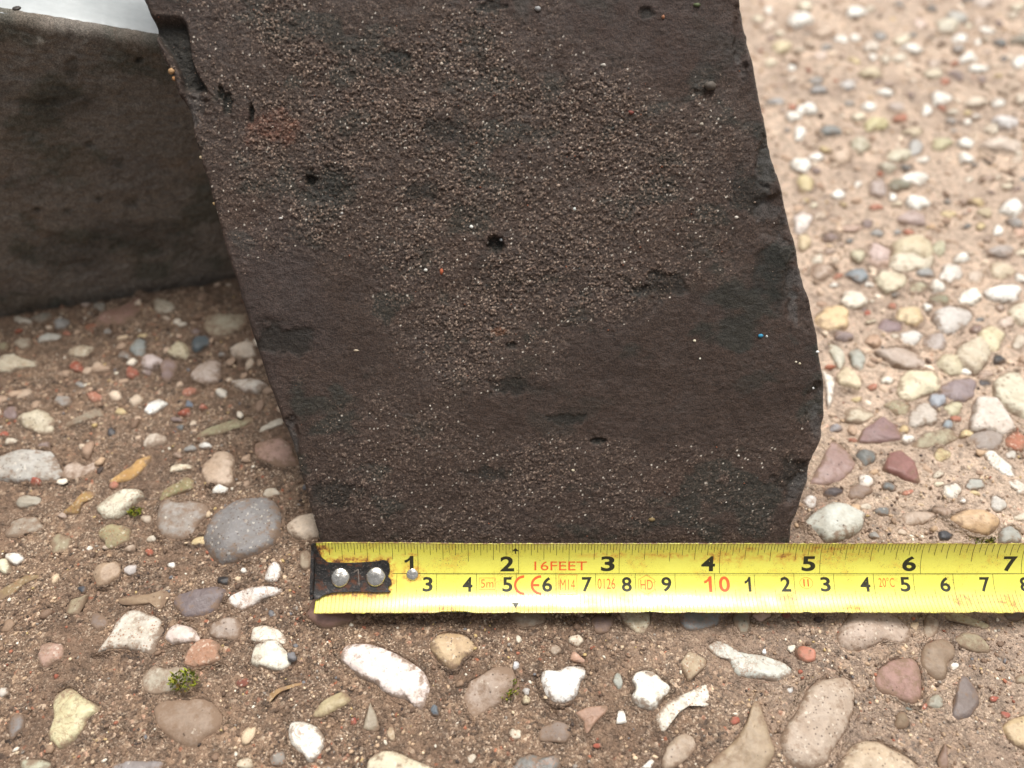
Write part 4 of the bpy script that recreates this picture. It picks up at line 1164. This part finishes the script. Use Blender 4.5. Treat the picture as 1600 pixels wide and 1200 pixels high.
# the glaze: a thin sheet over the top with a ragged front rim
ng_ = 60
sheet = []
ed = (fbm(ub / .0012, ub * 0, 281, 4) - .5) * 0.0016 + (fbm(ub / .02, ub * 0, 283, 2) - .5) * .002
for k in range(ng_):
    f = k / (ng_ - 1)
    p = toprow + (backtop - toprow) * f
    p = p.copy()
    lift = 0.0009 * math.sin(min(f * 12, 1) * math.pi / 2)
    if k == 0:
        p += np.array(nb)[None] * (0.0012 + ed)[:, None]; p[:, 2] -= 0.0006
    p[:, 2] += lift + 0.0001 + (fbm(ub / .03, ub * 0 + f * 4, 285, 2) - .5) * .0008
    sheet.append(p)
sv = np.concatenate(sheet)
mesh_obj("white_glaze", sv - offb, grid_faces(ng_, nu), M['glaze'], brick)
hp = at_z(26, 13, HB0 + 0.0014)
bv, bf = ico(2)
mesh_obj("glaze_chip", bv * np.array([.0011, .0011, .0004]), bf, mat_plain("dark_chip", lin((48, 42, 36))), brick,
         loc=tuple(np.array(hp) - offb))

# ------------------------------------------------------------------ the tape measure
TPX0, TSC = 496.3, 6.205
TANG = math.radians(57)
TU = Vector((0, math.sin(TANG), math.cos(TANG)))
TN = Vector((0, -math.cos(TANG), math.sin(TANG)))
TW = 18.4
RT = 12.6
TC = at_depth(800, 900.6, FPX / TSC / 1000)
X0 = (TPX0 - 800) / TSC            # mm, world x of the zero mark
def tsurf(x, s, off=0.0):
    """x mm along from the hook, s mm across from the upper edge"""
    x = np.asarray(x, dtype=float); s = np.asarray(s, dtype=float)
    fl = 0.85 + 0.15 * sstep(4, 45, x)          # flattened at the hook
    R = RT / fl
    a = (s - TW / 2) / R
    c = -R * np.sin(a) + 0.0
    ed = R * (1 - np.cos(a))
    nx, ny = np.sin(a), np.cos(a)
    wav = 0.22 * np.sin(x / 31 + 1) + 0.16 * np.sin(x / 9.0) * (1 - sstep(10, 60, x))
    cc = c + off * nx + 0.10 * np.sin(x / 12.) * (1 - sstep(20, 50, x))
    dd = ed + off * ny + wav
    cen = np.array(TC)
    P = np.zeros(np.broadcast(x, s).shape + (3,))
    P[..., 0] = (X0 + x) * MM
    P[..., 1] = cen[1] + (cc * TU.y + dd * TN.y) * MM
    P[..., 2] = cen[2] + (cc * TU.z + dd * TN.z) * MM
    return P
_ss = np.linspace(0, TW, 200)
_p = tsurf(np.full(200, 100.0), _ss)
_Y, _Z = _p[:, 1], _p[:, 2] - CAM_H
_py = 600 - FPX * (_Y * CA + _Z * SA) / (_Y * SA - _Z * CA)
print("tape rows", _py[0], _py[-1])
def s_of(py): return float(np.interp(py, _py, _ss))

tape = bpy.data.objects.new("tape_measure", None)
C.objects.link(tape)
tape.location = (X0 * MM, TC.y, 0)
tape.empty_display_size = 0.02
tag(tape, 'yellow steel tape measure blade with a black riveted hook across the foot of the slab', 'tape measure')
toff = np.array(tape.location)

def mat_tape():
    t = NT("yellow_enamel", 0.24, 1.0)
    r = t.attr("rust"); ed = t.attr("edge")
    n1 = t.noise(700, 6, 0.7); n2 = t.noise(140, 5, 0.65); n3_ = t.noise(3200, 3, .6)
    col = t.mix(t.ramp(n2.outputs["Fac"], [(0.35, 0.0), (0.75, 0.6)]), lin((232, 226, 92)), lin((222, 208, 66)))
    # orange-brown staining
    st = t.math('ADD', t.math('MULTIPLY', t.ramp(n2.outputs["Fac"], [(0.5, 0.0), (0.7, 1.0)]), 0.35), r.outputs["Fac"])
    m = t.math('MULTIPLY', st, t.ramp(n1.outputs["Fac"], [(0.36, 0.0), (0.62, 1.0)]))
    col = t.mix(t.ramp(m, [(0.05, 0.0), (0.5, 0.85)]), col, lin((214, 142, 30)))
    m2 = t.math('MULTIPLY', r.outputs["Fac"], t.ramp(n1.outputs["Fac"], [(0.44, 0.0), (0.62, 1.0)]))
    col = t.mix(t.ramp(m2, [(0.25, 0.0), (0.8, 1.0)]), col, lin((92, 44, 20)))
    # scuffs and black dots
    m3 = t.math('MULTIPLY', t.ramp(n3_.outputs["Fac"], [(0.60, 0.0), (0.66, 1.0)]), t.ramp(n2.outputs["Fac"], [(0.46, 0.0), (0.58, 0.8)]))
    col = t.mix(m3, col, lin((90, 74, 36)))
    m4 = t.math('MULTIPLY', ed.outputs["Fac"], t.ramp(n1.outputs["Fac"], [(0.34, 0.0), (0.54, 1.0)]))
    col = t.mix(m4, col, lin((120, 78, 40)))
    rg = t.ramp(n2.outputs["Fac"], [(0.3, 0.22), (0.7, 0.34)])
    rg = t.mix(t.ramp(st, [(0.1, 0.0), (0.6, 1.0)]), rg, (0.7,) * 3)
    return t.out(col, rg, t.bump(n1.outputs["Fac"], 0.00005, 0.6))
M['tape'] = mat_tape()
M['tape'].node_tree.nodes['Principled BSDF'].inputs['Coat Weight'].default_value = 0.6
M['tape'].node_tree.nodes['Principled BSDF'].inputs['Coat Roughness'].default_value = 0.2
M['ink'] = mat_plain("black_print", lin((44, 42, 22)), 0.45, 0, .25, 1500, .00001)
M['inkr'] = mat_plain("red_print", lin((226, 96, 40)), 0.45, 0, .18, 1500, .00001)
def mat_hook():
    t = NT("blackened_steel", .4, .5)
    n = t.noise(420, 6, .7); m = t.noise(1500, 5, .7, None, 1.5)
    col = t.mix(t.ramp(m.outputs["Fac"], [(.56, 0.0), (.66, .8)]), lin((30, 28, 27)), lin((112, 104, 98)))
    col = t.mix(t.ramp(n.outputs["Fac"], [(.52, 0.0), (.64, .85)]), col, lin((92, 52, 30)))
    return t.out(col, t.ramp(n.outputs["Fac"], [(.4, .3), (.6, .7)]), t.bump(m.outputs["Fac"], .0002, .8))
M['hook'] = mat_hook()
M['rivet'] = mat_plain("worn_steel", lin((224, 218, 208)), 0.25, 1.0, .2, 700, .0004)
M['steel'] = mat_plain("bare_steel_edge", lin((150, 146, 138)), 0.4, 0.8, .3, 600, .0001)

LEN = 262.0
nx_, ns_ = 900, 56
xx = np.linspace(0.0, LEN, nx_); ssx = np.linspace(0, TW, ns_)
XT, ST = np.meshgrid(xx, ssx)
XT = XT.copy()
SS = ST.copy()
# nibbled edges
SS[0] += np.clip(fbm(xx / 2.5, xx * 0, 301, 3) - .62, 0, 1) * 1.2
SS[-1] -= np.clip(fbm(xx / 3.0, xx * 0 + 3, 303, 3) - .6, 0, 1) * 1.6 + 0.55 * np.exp(-((xx - 34) / 3.4) ** 4)
Pt = tsurf(XT, SS)
Pb = tsurf(XT, SS, -0.14)
hx0, hx1 = 0, 18
sh0, sh1 = s_of(877), s_of(926)
dxr = np.maximum(np.maximum(hx0 - XT, XT - hx1), 0); dyr = np.maximum(np.maximum(sh0 - ST, ST - sh1), 0)
rust = np.exp(-np.hypot(dxr / 1.5, dyr / 1.2) ** 1.2) * 0.95
rust = np.maximum(rust, np.exp(-np.hypot((XT - 23.8) / 2.9, (ST - s_of(898)) / 2.2) ** 2) * .8)
rust = np.maximum(rust, np.exp(-np.hypot(XT / 3.2, (ST - 1.8) / 3.0) ** 2) * 1.1 * (ST > 1.0))
for (x, y, rx, ry, a) in [(945,868,40,5,.55),(1050,868,60,6,.5),(1130,870,50,10,.55),(1230,870,60,9,.6),(960,935,50,22,.4),(1150,930,60,18,.35),(1225,935,20,20,.5),(1500,940,28,18,.5),(1565,942,22,14,.6),(1165,858,25,6,.5),(1290,856,60,5,.5),(700,950,60,6,.5),(830,950,80,6,.4),(1270,862,20,8,.5),(640,868,14,3,.6),(1330,950,40,6,.5)]:
    rust = np.maximum(rust, a * np.exp(-(((XT - (x - TPX0) / TSC) / (rx / TSC)) ** 2 + ((ST - s_of(y)) / (ry / TSC)) ** 2)))
edge = np.clip(1 - np.minimum(ST, TW - ST) / 0.55, 0, 1)
v = np.concatenate([Pt.reshape(-1, 3), Pb.reshape(-1, 3)]) - toff
gf = grid_faces(ns_, nx_)
N1 = ns_ * nx_
j = np.arange(nx_ - 1); kk = np.arange(ns_ - 1)
f_top = np.stack([j, j + 1, N1 + j + 1, N1 + j], 1)
bo = (ns_ - 1) * nx_
f_bot = np.stack([bo + j + 1, bo + j, N1 + bo + j, N1 + bo + j + 1], 1)
f_l = np.stack([kk * nx_ + nx_, kk * nx_, N1 + kk * nx_, N1 + kk * nx_ + nx_], 1)
f_r = np.stack([kk * nx_ + nx_ - 1, kk * nx_ + 2 * nx_ - 1, N1 + kk * nx_ + 2 * nx_ - 1, N1 + kk * nx_ + nx_ - 1], 1)
allf = np.concatenate([gf[:, ::-1], gf + N1, f_top, f_bot, f_l, f_r])
blade = mesh_obj("blade", v, allf, M['tape'], tape, attrs={'rust': np.tile(rust.ravel(), 2), 'edge': np.tile(edge.ravel(), 2)})

# --- print
def bend_mesh(name, polys, mat, off=0.02, parent=None, maxlen=0.6):
    """polys: list of closed 2D outlines in (x mm, s mm); returns one mesh lying on the blade"""
    bm = bmesh.new()
    for P in polys:
        vs = [bm.verts.new((p[0], p[1], 0)) for p in P]
        bm.faces.new(vs)
    return finish_bend(name, bm, mat, off, parent)
def finish_bend(name, bm, mat, off, parent):
    lo = min(v.co.y for v in bm.verts); hi = max(v.co.y for v in bm.verts)
    y = math.floor(lo / .5) * .5 + .5
    while y < hi:
        bmesh.ops.bisect_plane(bm, geom=bm.verts[:] + bm.edges[:] + bm.faces[:], plane_co=(0, y, 0), plane_no=(0, 1, 0), dist=1e-6)
        y += 0.5
    bmesh.ops.triangulate(bm, faces=bm.faces[:])
    co = np.array([v.co[:] for v in bm.verts])
    q = tsurf(co[:, 0], co[:, 1], off) - toff
    for v, c in zip(bm.verts, q): v.co = c
    bmesh.ops.recalc_face_normals(bm, faces=bm.faces[:])
    me = bpy.data.meshes.new(name)
    bm.to_mesh(me); bm.free()
    me.materials.append(mat)
    o = bpy.data.objects.new(name, me)
    C.objects.link(o); o.parent = parent or tape
    return o
def xm(px): return (px - TPX0) / TSC
def text(name, body, x0, x1, y0, y1, mat, bold=0.0, off=0.025):
    cu = bpy.data.curves.new("print_outline", 'FONT')
    cu.body = body
    cu.size = 1.0
    cu.offset = bold
    cu.resolution_u = 5
    ob = bpy.data.objects.new("print_outline", cu)
    C.objects.link(ob)
    dg = bpy.context.evaluated_depsgraph_get()
    dg.update()
    me = bpy.data.meshes.new_from_object(ob.evaluated_get(dg))
    bm = bmesh.new(); bm.from_mesh(me)
    bpy.data.objects.remove(ob); bpy.data.curves.remove(cu); bpy.data.meshes.remove(me)
    xs_ = [v.co.x for v in bm.verts]; ys_ = [v.co.y for v in bm.verts]
    a, b, c, d = min(xs_), max(xs_), min(ys_), max(ys_)
    S0, S1 = s_of(y0), s_of(y1)
    if body == "1":
        bm.clear()
        vs = [bm.verts.new(p) for p in ((.58, 0, 0), (1, 0, 0), (1, 1, 0), (.66, 1, 0), (.5, .86, 0), (.3, .76, 0), (0, .70, 0), (0, .54, 0), (.3, .58, 0), (.58, .70, 0))]
        bm.faces.new(vs); a, b, c, d = 0, 1, 0, 1
    for v in bm.verts:
        fx = (v.co.x - a) / (b - a); fy = (v.co.y - c) / (d - c)
        v.co = (xm(x0) + fx * (x1 - x0) / TSC, S1 + (S0 - S1) * fy, 0)
    return finish_bend(name, bm, mat, off, tape)
def seg(x, a, b, w): return [(x - w / 2, a), (x + w / 2, a), (x + w / 2, b), (x - w / 2, b)]

SD_ = s_of(896.3)
ticks = []
tipI, tipM = 0.0, TW
IN = 25.4 * 0.9965
hook_end = 18.3
def over_hook(x, a, b):
    return x < hook_end and b > sh0 - .2 and a < sh1 + .2
for k in range(1, 32 * 6 + 1):
    x = IN * k / 32
    if k % 32 == 0: continue
    L = 5.4 if k % 16 == 0 else 4.9 if k % 8 == 0 else 3.7 if k % 4 == 0 else 2.9 if k % 2 == 0 else 2.1
    if x < hook_end: L = min(L, sh0 - .15)
    ticks.append(seg(x, 0.15, L, 0.11))
for k in range(6 * 16 + 1, 11 * 16):
    x = IN * k / 16
    if k % 16 == 0 or x > LEN - 2: continue
    L = 5.4 if k % 8 == 0 else 4.6 if k % 4 == 0 else 3.7 if k % 2 == 0 else 2.9
    ticks.append(seg(x, 0.15, L, 0.13))
s5, s1m = s_of(921), s_of(928)
for k in range(1, int(LEN)):
    if k % 10 == 0: continue
    a = s5 if k % 5 == 0 else s1m
    ticks.append(seg(k * 1.0, a, TW - .15, 0.10))
# the two scales
bend_mesh("scale_ticks", ticks, M['ink'])
lines = []
for k in range(1, 11):
    if IN * k < LEN: lines.append(seg(IN * k, 0.1, SD_, 0.11))
for k in range(2, 27):
    if 10 * k < LEN: lines.append(seg(10 * k, SD_, TW - .1, 0.10))
lines.append(seg(10, sh1 + .1, TW - .1, 0.1))
lines.append([(hook_end + .6, SD_ - .06), (LEN - 1, SD_ - .06), (LEN - 1, SD_ + .06), (hook_end + .6, SD_ + .06)])
bend_mesh("scale_lines", lines, M['ink'], 0.021)
for k in range(1, 11):
    xr = TPX0 + IN * k * TSC - 7
    w = 14 if k == 1 else 21.5
    if k == 10: w = 32
    if IN * k < LEN: text("numeral", str(k), xr - w, xr, 869, 892.5, M['ink'], 0.028)
for k in range(3, 27):
    if k == 10 or k == 20: continue
    xr = TPX0 + 10 * k * TSC - 6
    dg_ = str(k % 10)
    text("numeral", dg_, xr - (9.5 if dg_ == '1' else 15.5), xr, 901.5, 924.5, M['ink'], 0.02)
text("numeral", "1", 1100, 1112, 900.5, 925, M['inkr'], 0.02)
text("numeral", "0", 1123, 1140, 900.5, 925, M['inkr'], 0.02)
text("numeral", "2", 1720, 1735, 900.5, 925, M['inkr'], 0.02)
text("numeral", "0", 1744, 1760, 900.5, 925, M['inkr'], 0.02)
text("lettering", "16FEET", 835, 917, 877, 891, M['inkr'], 0.0, .03)
text("lettering", "M14", 875, 898, 905, 922, M['inkr'], -0.008, .03)
text("lettering", "5m", 751.5, 771, 905, 918, M['inkr'], -0.004, .03)
text("lettering", "0126", 933.5, 961, 904, 920, M['inkr'], -0.006, .03)
text("lettering", "HD", 1000.5, 1019.5, 906, 921, M['inkr'], -0.006, .03)
text("lettering", "II", 1255, 1263.5, 905, 916.5, M['inkr'], -0.006, .03)
text("lettering", "20°C", 1372.5, 1397, 902.5, 917, M['inkr'], -0.006, .03)
def frame_rect(x0, x1, y0, y1, w=.09):
    a, b, c, d = xm(x0), xm(x1), s_of(y0), s_of(y1)
    return [[(a, c), (b, c), (b, c + w), (a, c + w)], [(a, d - w), (b, d - w), (b, d), (a, d)],
            [(a, c + w), (a + w, c + w), (a + w, d - w), (a, d - w)], [(b - w, c + w), (b, c + w), (b, d - w), (b - w, d - w)]]
bend_mesh("mark_frame", frame_rect(748.5, 774, 902.5, 921), M['inkr'], .03)
bend_mesh("mark_frame", frame_rect(873, 901.5, 897.5, 929), M['inkr'], .03)
def ring_poly(pts_out, w, cx, cy):
    polys = []
    n = len(pts_out)
    for i in range(n):
        p, q = pts_out[i], pts_out[(i + 1) % n]
        def inn(r):
            dx, dy = r[0] - cx, r[1] - cy
            L = math.hypot(dx, dy)
            return (cx + dx * (1 - w / L), cy + dy * (1 - w / L))
        polys.append([p, q, inn(q), inn(p)])
    return polys
hx, hy = xm(1010), s_of(913.5)
hw_, hh_ = 13 / TSC, (s_of(929) - s_of(898)) / 2
hexo = [(hx, hy - hh_), (hx + hw_, hy - hh_ * .5), (hx + hw_, hy + hh_ * .5), (hx, hy + hh_), (hx - hw_, hy + hh_ * .5), (hx - hw_, hy - hh_ * .5)]
bend_mesh("mark_frame", ring_poly(hexo, .1, hx, hy), M['inkr'], .03)
ox_, oy_ = xm(1259.5), s_of(911)
ro = (s_of(920) - s_of(902)) / 2
bend_mesh("mark_frame", ring_poly([(ox_ + 10.5 / TSC * math.cos(a), oy_ + ro * math.sin(a)) for a in np.linspace(0, 2 * math.pi, 25)[:-1]], .09, ox_, oy_), M['inkr'], .03)
def arc_polys(cx, cy, rx, ry, w, a0, a1, n=16):
    out = []
    A = np.linspace(math.radians(a0), math.radians(a1), n)
    for a, b in zip(A[:-1], A[1:]):
        out.append([(cx + rx * math.cos(a), cy + ry * math.sin(a)), (cx + rx * math.cos(b), cy + ry * math.sin(b)),
                    (cx + (rx - w) * math.cos(b), cy + (ry - w) * math.sin(b)), (cx + (rx - w) * math.cos(a), cy + (ry - w) * math.sin(a))])
    return out
rce = (s_of(929.5) - s_of(898.5)) / 2
sce = s_of(914)
wce = .62
xc = xm(819)
cpol = arc_polys(xc, sce, xc - xm(803), rce, wce, 90, 270)
xe_ = xm(845.5)
epol = arc_polys(xe_, sce, xe_ - xm(829), rce, wce, 90, 270) + [[(xe_ - 2.1, sce - wce * .45), (xe_ - .5, sce - wce * .45), (xe_ - .5, sce + wce * .45), (xe_ - 2.1, sce + wce * .45)]]
bend_mesh("conformity_mark", cpol + epol, M['inkr'], .035)
ax = xm(805.5)
bend_mesh("arrow_mark", [[(ax, s_of(856)), (ax + .85, s_of(861)), (ax - .85, s_of(861))], [(ax - .15, s_of(861)), (ax + .15, s_of(861)), (ax + .15, s_of(865)), (ax - .15, s_of(865))]], M['ink'], .03)
bend_mesh("arrow_mark", [[(ax - .9, s_of(941.5)), (ax + .9, s_of(941.5)), (ax, s_of(950))]], M['ink'], .03)

# --- hook, rivets
def plate(name, pts, o0, o1, mat, bevel=.12):
    bm = bmesh.new()
    P = [(xm(x), s_of(y)) for x, y in pts]
    vs = [bm.verts.new((x, s, o0)) for x, s in P]
    f = bm.faces.new(vs)
    r = bmesh.ops.extrude_face_region(bm, geom=[f])
    for g in r['geom']:
        if isinstance(g, bmesh.types.BMVert): g.co.z = o1
    bmesh.ops.recalc_face_normals(bm, faces=bm.faces[:])
    top = [e_ for e_ in bm.edges if all(abs(v.co.z - o1) < 1e-5 for v in e_.verts)]
    bmesh.ops.bevel(bm, geom=top, offset=bevel, segments=2, affect='EDGES', profile=.6)
    bmesh.ops.triangulate(bm, faces=bm.faces[:])
    bmesh.ops.subdivide_edges(bm, edges=[e_ for e_ in bm.edges if e_.calc_length() > 1.2], cuts=2, use_grid_fill=False)
    bmesh.ops.triangulate(bm, faces=bm.faces[:])
    co = np.array([v.co[:] for v in bm.verts])
    wob = (fbm(co[:, 0] / 2.0, co[:, 1] / 2.0, 401, 3) - .5) * .22 * (co[:, 2] > (o0 + o1) / 2)
    q = tsurf(co[:, 0], np.clip(co[:, 1], .05, TW - .05), 0) - toff
    nrm = np.array(TN)
    q = q + ((co[:, 2] + wob) * MM)[:, None] * nrm[None]
    for v, c in zip(bm.verts, q): v.co = c
    me = bpy.data.meshes.new(name); bm.to_mesh(me); bm.free()
    me.materials.append(mat)
    o = bpy.data.objects.new(name, me); C.objects.link(o); o.parent = tape
    return o
HK = [(489,853),(494,851),(499,862),(504,871),(512,878),(528,879.5),(560,879),(590,877),(598,875),(605,876),(609,881),(610,892),(607,901),(612,906),(613,912),(608,917),(609,922),(612,924),(600,925.5),(560,924),(522,925.5),(508,930),(500,936),(495,935),(490.5,925),(489,900)]
hook = plate("end_hook", HK, 0.02, 0.75, M['hook'])
bm = bmesh.new()
bmesh.ops.create_cube(bm, size=1)
bmesh.ops.bevel(bm, geom=bm.edges[:], offset=.12, segments=2, affect='EDGES')
me = bpy.data.meshes.new("hook_lip")
sA, sB = s_of(851), s_of(936)
pA = tsurf(-0.9, sA, 0) - toff; pB = tsurf(-0.9, sB, 0) - toff
mid = (pA + pB) / 2
ln = np.linalg.norm(pB - pA)
for v in bm.verts:
    c = v.co.copy()
    q = mid + np.array([c.x * .9 * MM, 0, 0]) + np.array(TU) * c.y * ln + np.array(TN) * (c.z * 3.2 - 0.95) * MM
    v.co = q
bm.to_mesh(me); bm.free(); me.materials.append(M['hook'])
lip = bpy.data.objects.new("hook_lip", me); C.objects.link(lip); lip.parent = hook
def rivet(px, py, r, h, base):
    bv = []
    n = 24
    prof = [(1.0, 0.0), (.98, .35), (.9, .62), (.74, .82), (.5, .94), (.25, .99)]
    for (a, b) in prof:
        for k in range(n):
            t = 2 * math.pi * k / n
            bv.append((a * r * math.cos(t), a * r * math.sin(t), b * h))
    bv.append((0, 0, h))
    f = []
    for i in range(len(prof) - 1):
        for k in range(n):
            f.append((i * n + k, i * n + (k + 1) % n, (i + 1) * n + (k + 1) % n, (i + 1) * n + k))
    for k in range(n): f.append(((len(prof) - 1) * n + k, (len(prof) - 1) * n + (k + 1) % n, len(bv) - 1))
    bv = np.array(bv)
    bv[:, 2] += (fbm(bv[:, 0] / .9 + px, bv[:, 1] / .9, 411, 3) - .5) * .35 * (bv[:, 2] > .1 * h)
    B = np.array([[1, 0, 0], list(TU), list(TN)])
    c = tsurf(xm(px), s_of(py), 0) - toff + np.array(TN) * base * MM
    return mesh_obj("rivet", (bv * MM) @ B, f, M['rivet'], tape, loc=tuple(c))
rivet(533, 902, 2.5, 1.05, .6)
rivet(588.5, 901, 2.5, 1.05, .6)
rivet(644.5, 898, 1.55, .55, -.05)
# scratched figure on the hook
M['scratch'] = mat_plain("scratched_metal", lin((118, 108, 100)), .5, .4, .4, 1200, .0001)
def hk(px, py): 
    return tsurf(xm(px), s_of(py), 0) - toff + np.array(TN) * .80 * MM
for a, b in (((561, 889), (563, 914)), ((554, 894), (561, 889))):
    p, q = hk(*a), hk(*b)
    d = (q - p) / np.linalg.norm(q - p)
    w = np.cross(d, np.array(TN)) * .16 * MM
    up = np.array(TN) * .05 * MM
    mesh_obj("scratch_mark", np.array([p - w, p + w, q + w, q - w, p - w + up, p + w + up, q + w + up, q - w + up]),
             [(4, 5, 6, 7), (0, 3, 2, 1), (0, 1, 5, 4), (1, 2, 6, 5), (2, 3, 7, 6), (3, 0, 4, 7)], M['scratch'], tape, smooth=False)

# ------------------------------------------------------------------ moss
t_ = NT("moss_green", .6, .3)
a_ = t_.attr("Col")
t_.b.inputs["Subsurface Weight"].default_value = 0.0
M['moss'] = t_.out(a_.outputs["Color"])
def moss(px, py, rpx, n, z0, label, seed):
    r = random.Random(seed)
    c = at_z(px, py, z0)
    vs, fs, cs = [], [], []
    for k in range(n):
        a, d = r.uniform(0, 6.28), math.sqrt(r.random()) * rpx / 5.0 * MM
        p = Vector((math.cos(a) * d, math.sin(a) * d * .8, 0))
        dirv = Vector((r.uniform(-.8, .8), r.uniform(-.8, .6), r.uniform(.5, 1.2))).normalized()
        L = r.uniform(.5, 1.5) * MM
        side = dirv.cross(Vector((r.uniform(-1, 1), r.uniform(-1, 1), .2))).normalized() * L * .17
        bend = Vector((r.uniform(-1, 1), r.uniform(-1, 1), 0)) * L * .3
        nrm = dirv.cross(side).normalized() * L * .05
        i = len(vs)
        vs += [p - side * .5, p + side * .5, p + dirv * L * .5 + side + bend * .3 + nrm, p + dirv * L * .5 - side + bend * .3 + nrm, p + dirv * L + bend]
        fs += [(i, i + 1, i + 2, i + 3), (i + 3, i + 2, i + 4)]
        col = lin(r.choice([(150, 160, 50), (120, 130, 40), (86, 98, 34), (60, 70, 28), (170, 168, 70), (120, 98, 44)]))
        cs += [col] * 5
    o = mesh_obj("moss_tuft", np.array([tuple(v) for v in vs]), fs, M['moss'], None, smooth=False, attrs={'Col': np.array(cs)}, loc=tuple(c))
    tag(o, label, 'moss', 'moss tufts among the stones')
moss(288, 1064, 17, 330, .002, 'bright green moss tuft growing on the flat grey stone at the lower left', 1)
moss(792, 1078, 15, 130, .001, 'tiny moss sprig on the sunken pinkish grey stone below the tape', 2)
moss(1545, 838, 26, 420, .0005, 'dark green moss under the orange tan pebble just above the tape', 3)
moss(212, 800, 9, 110, .0005, 'small moss tuft at the end of the greenish cream chip on the left', 4)
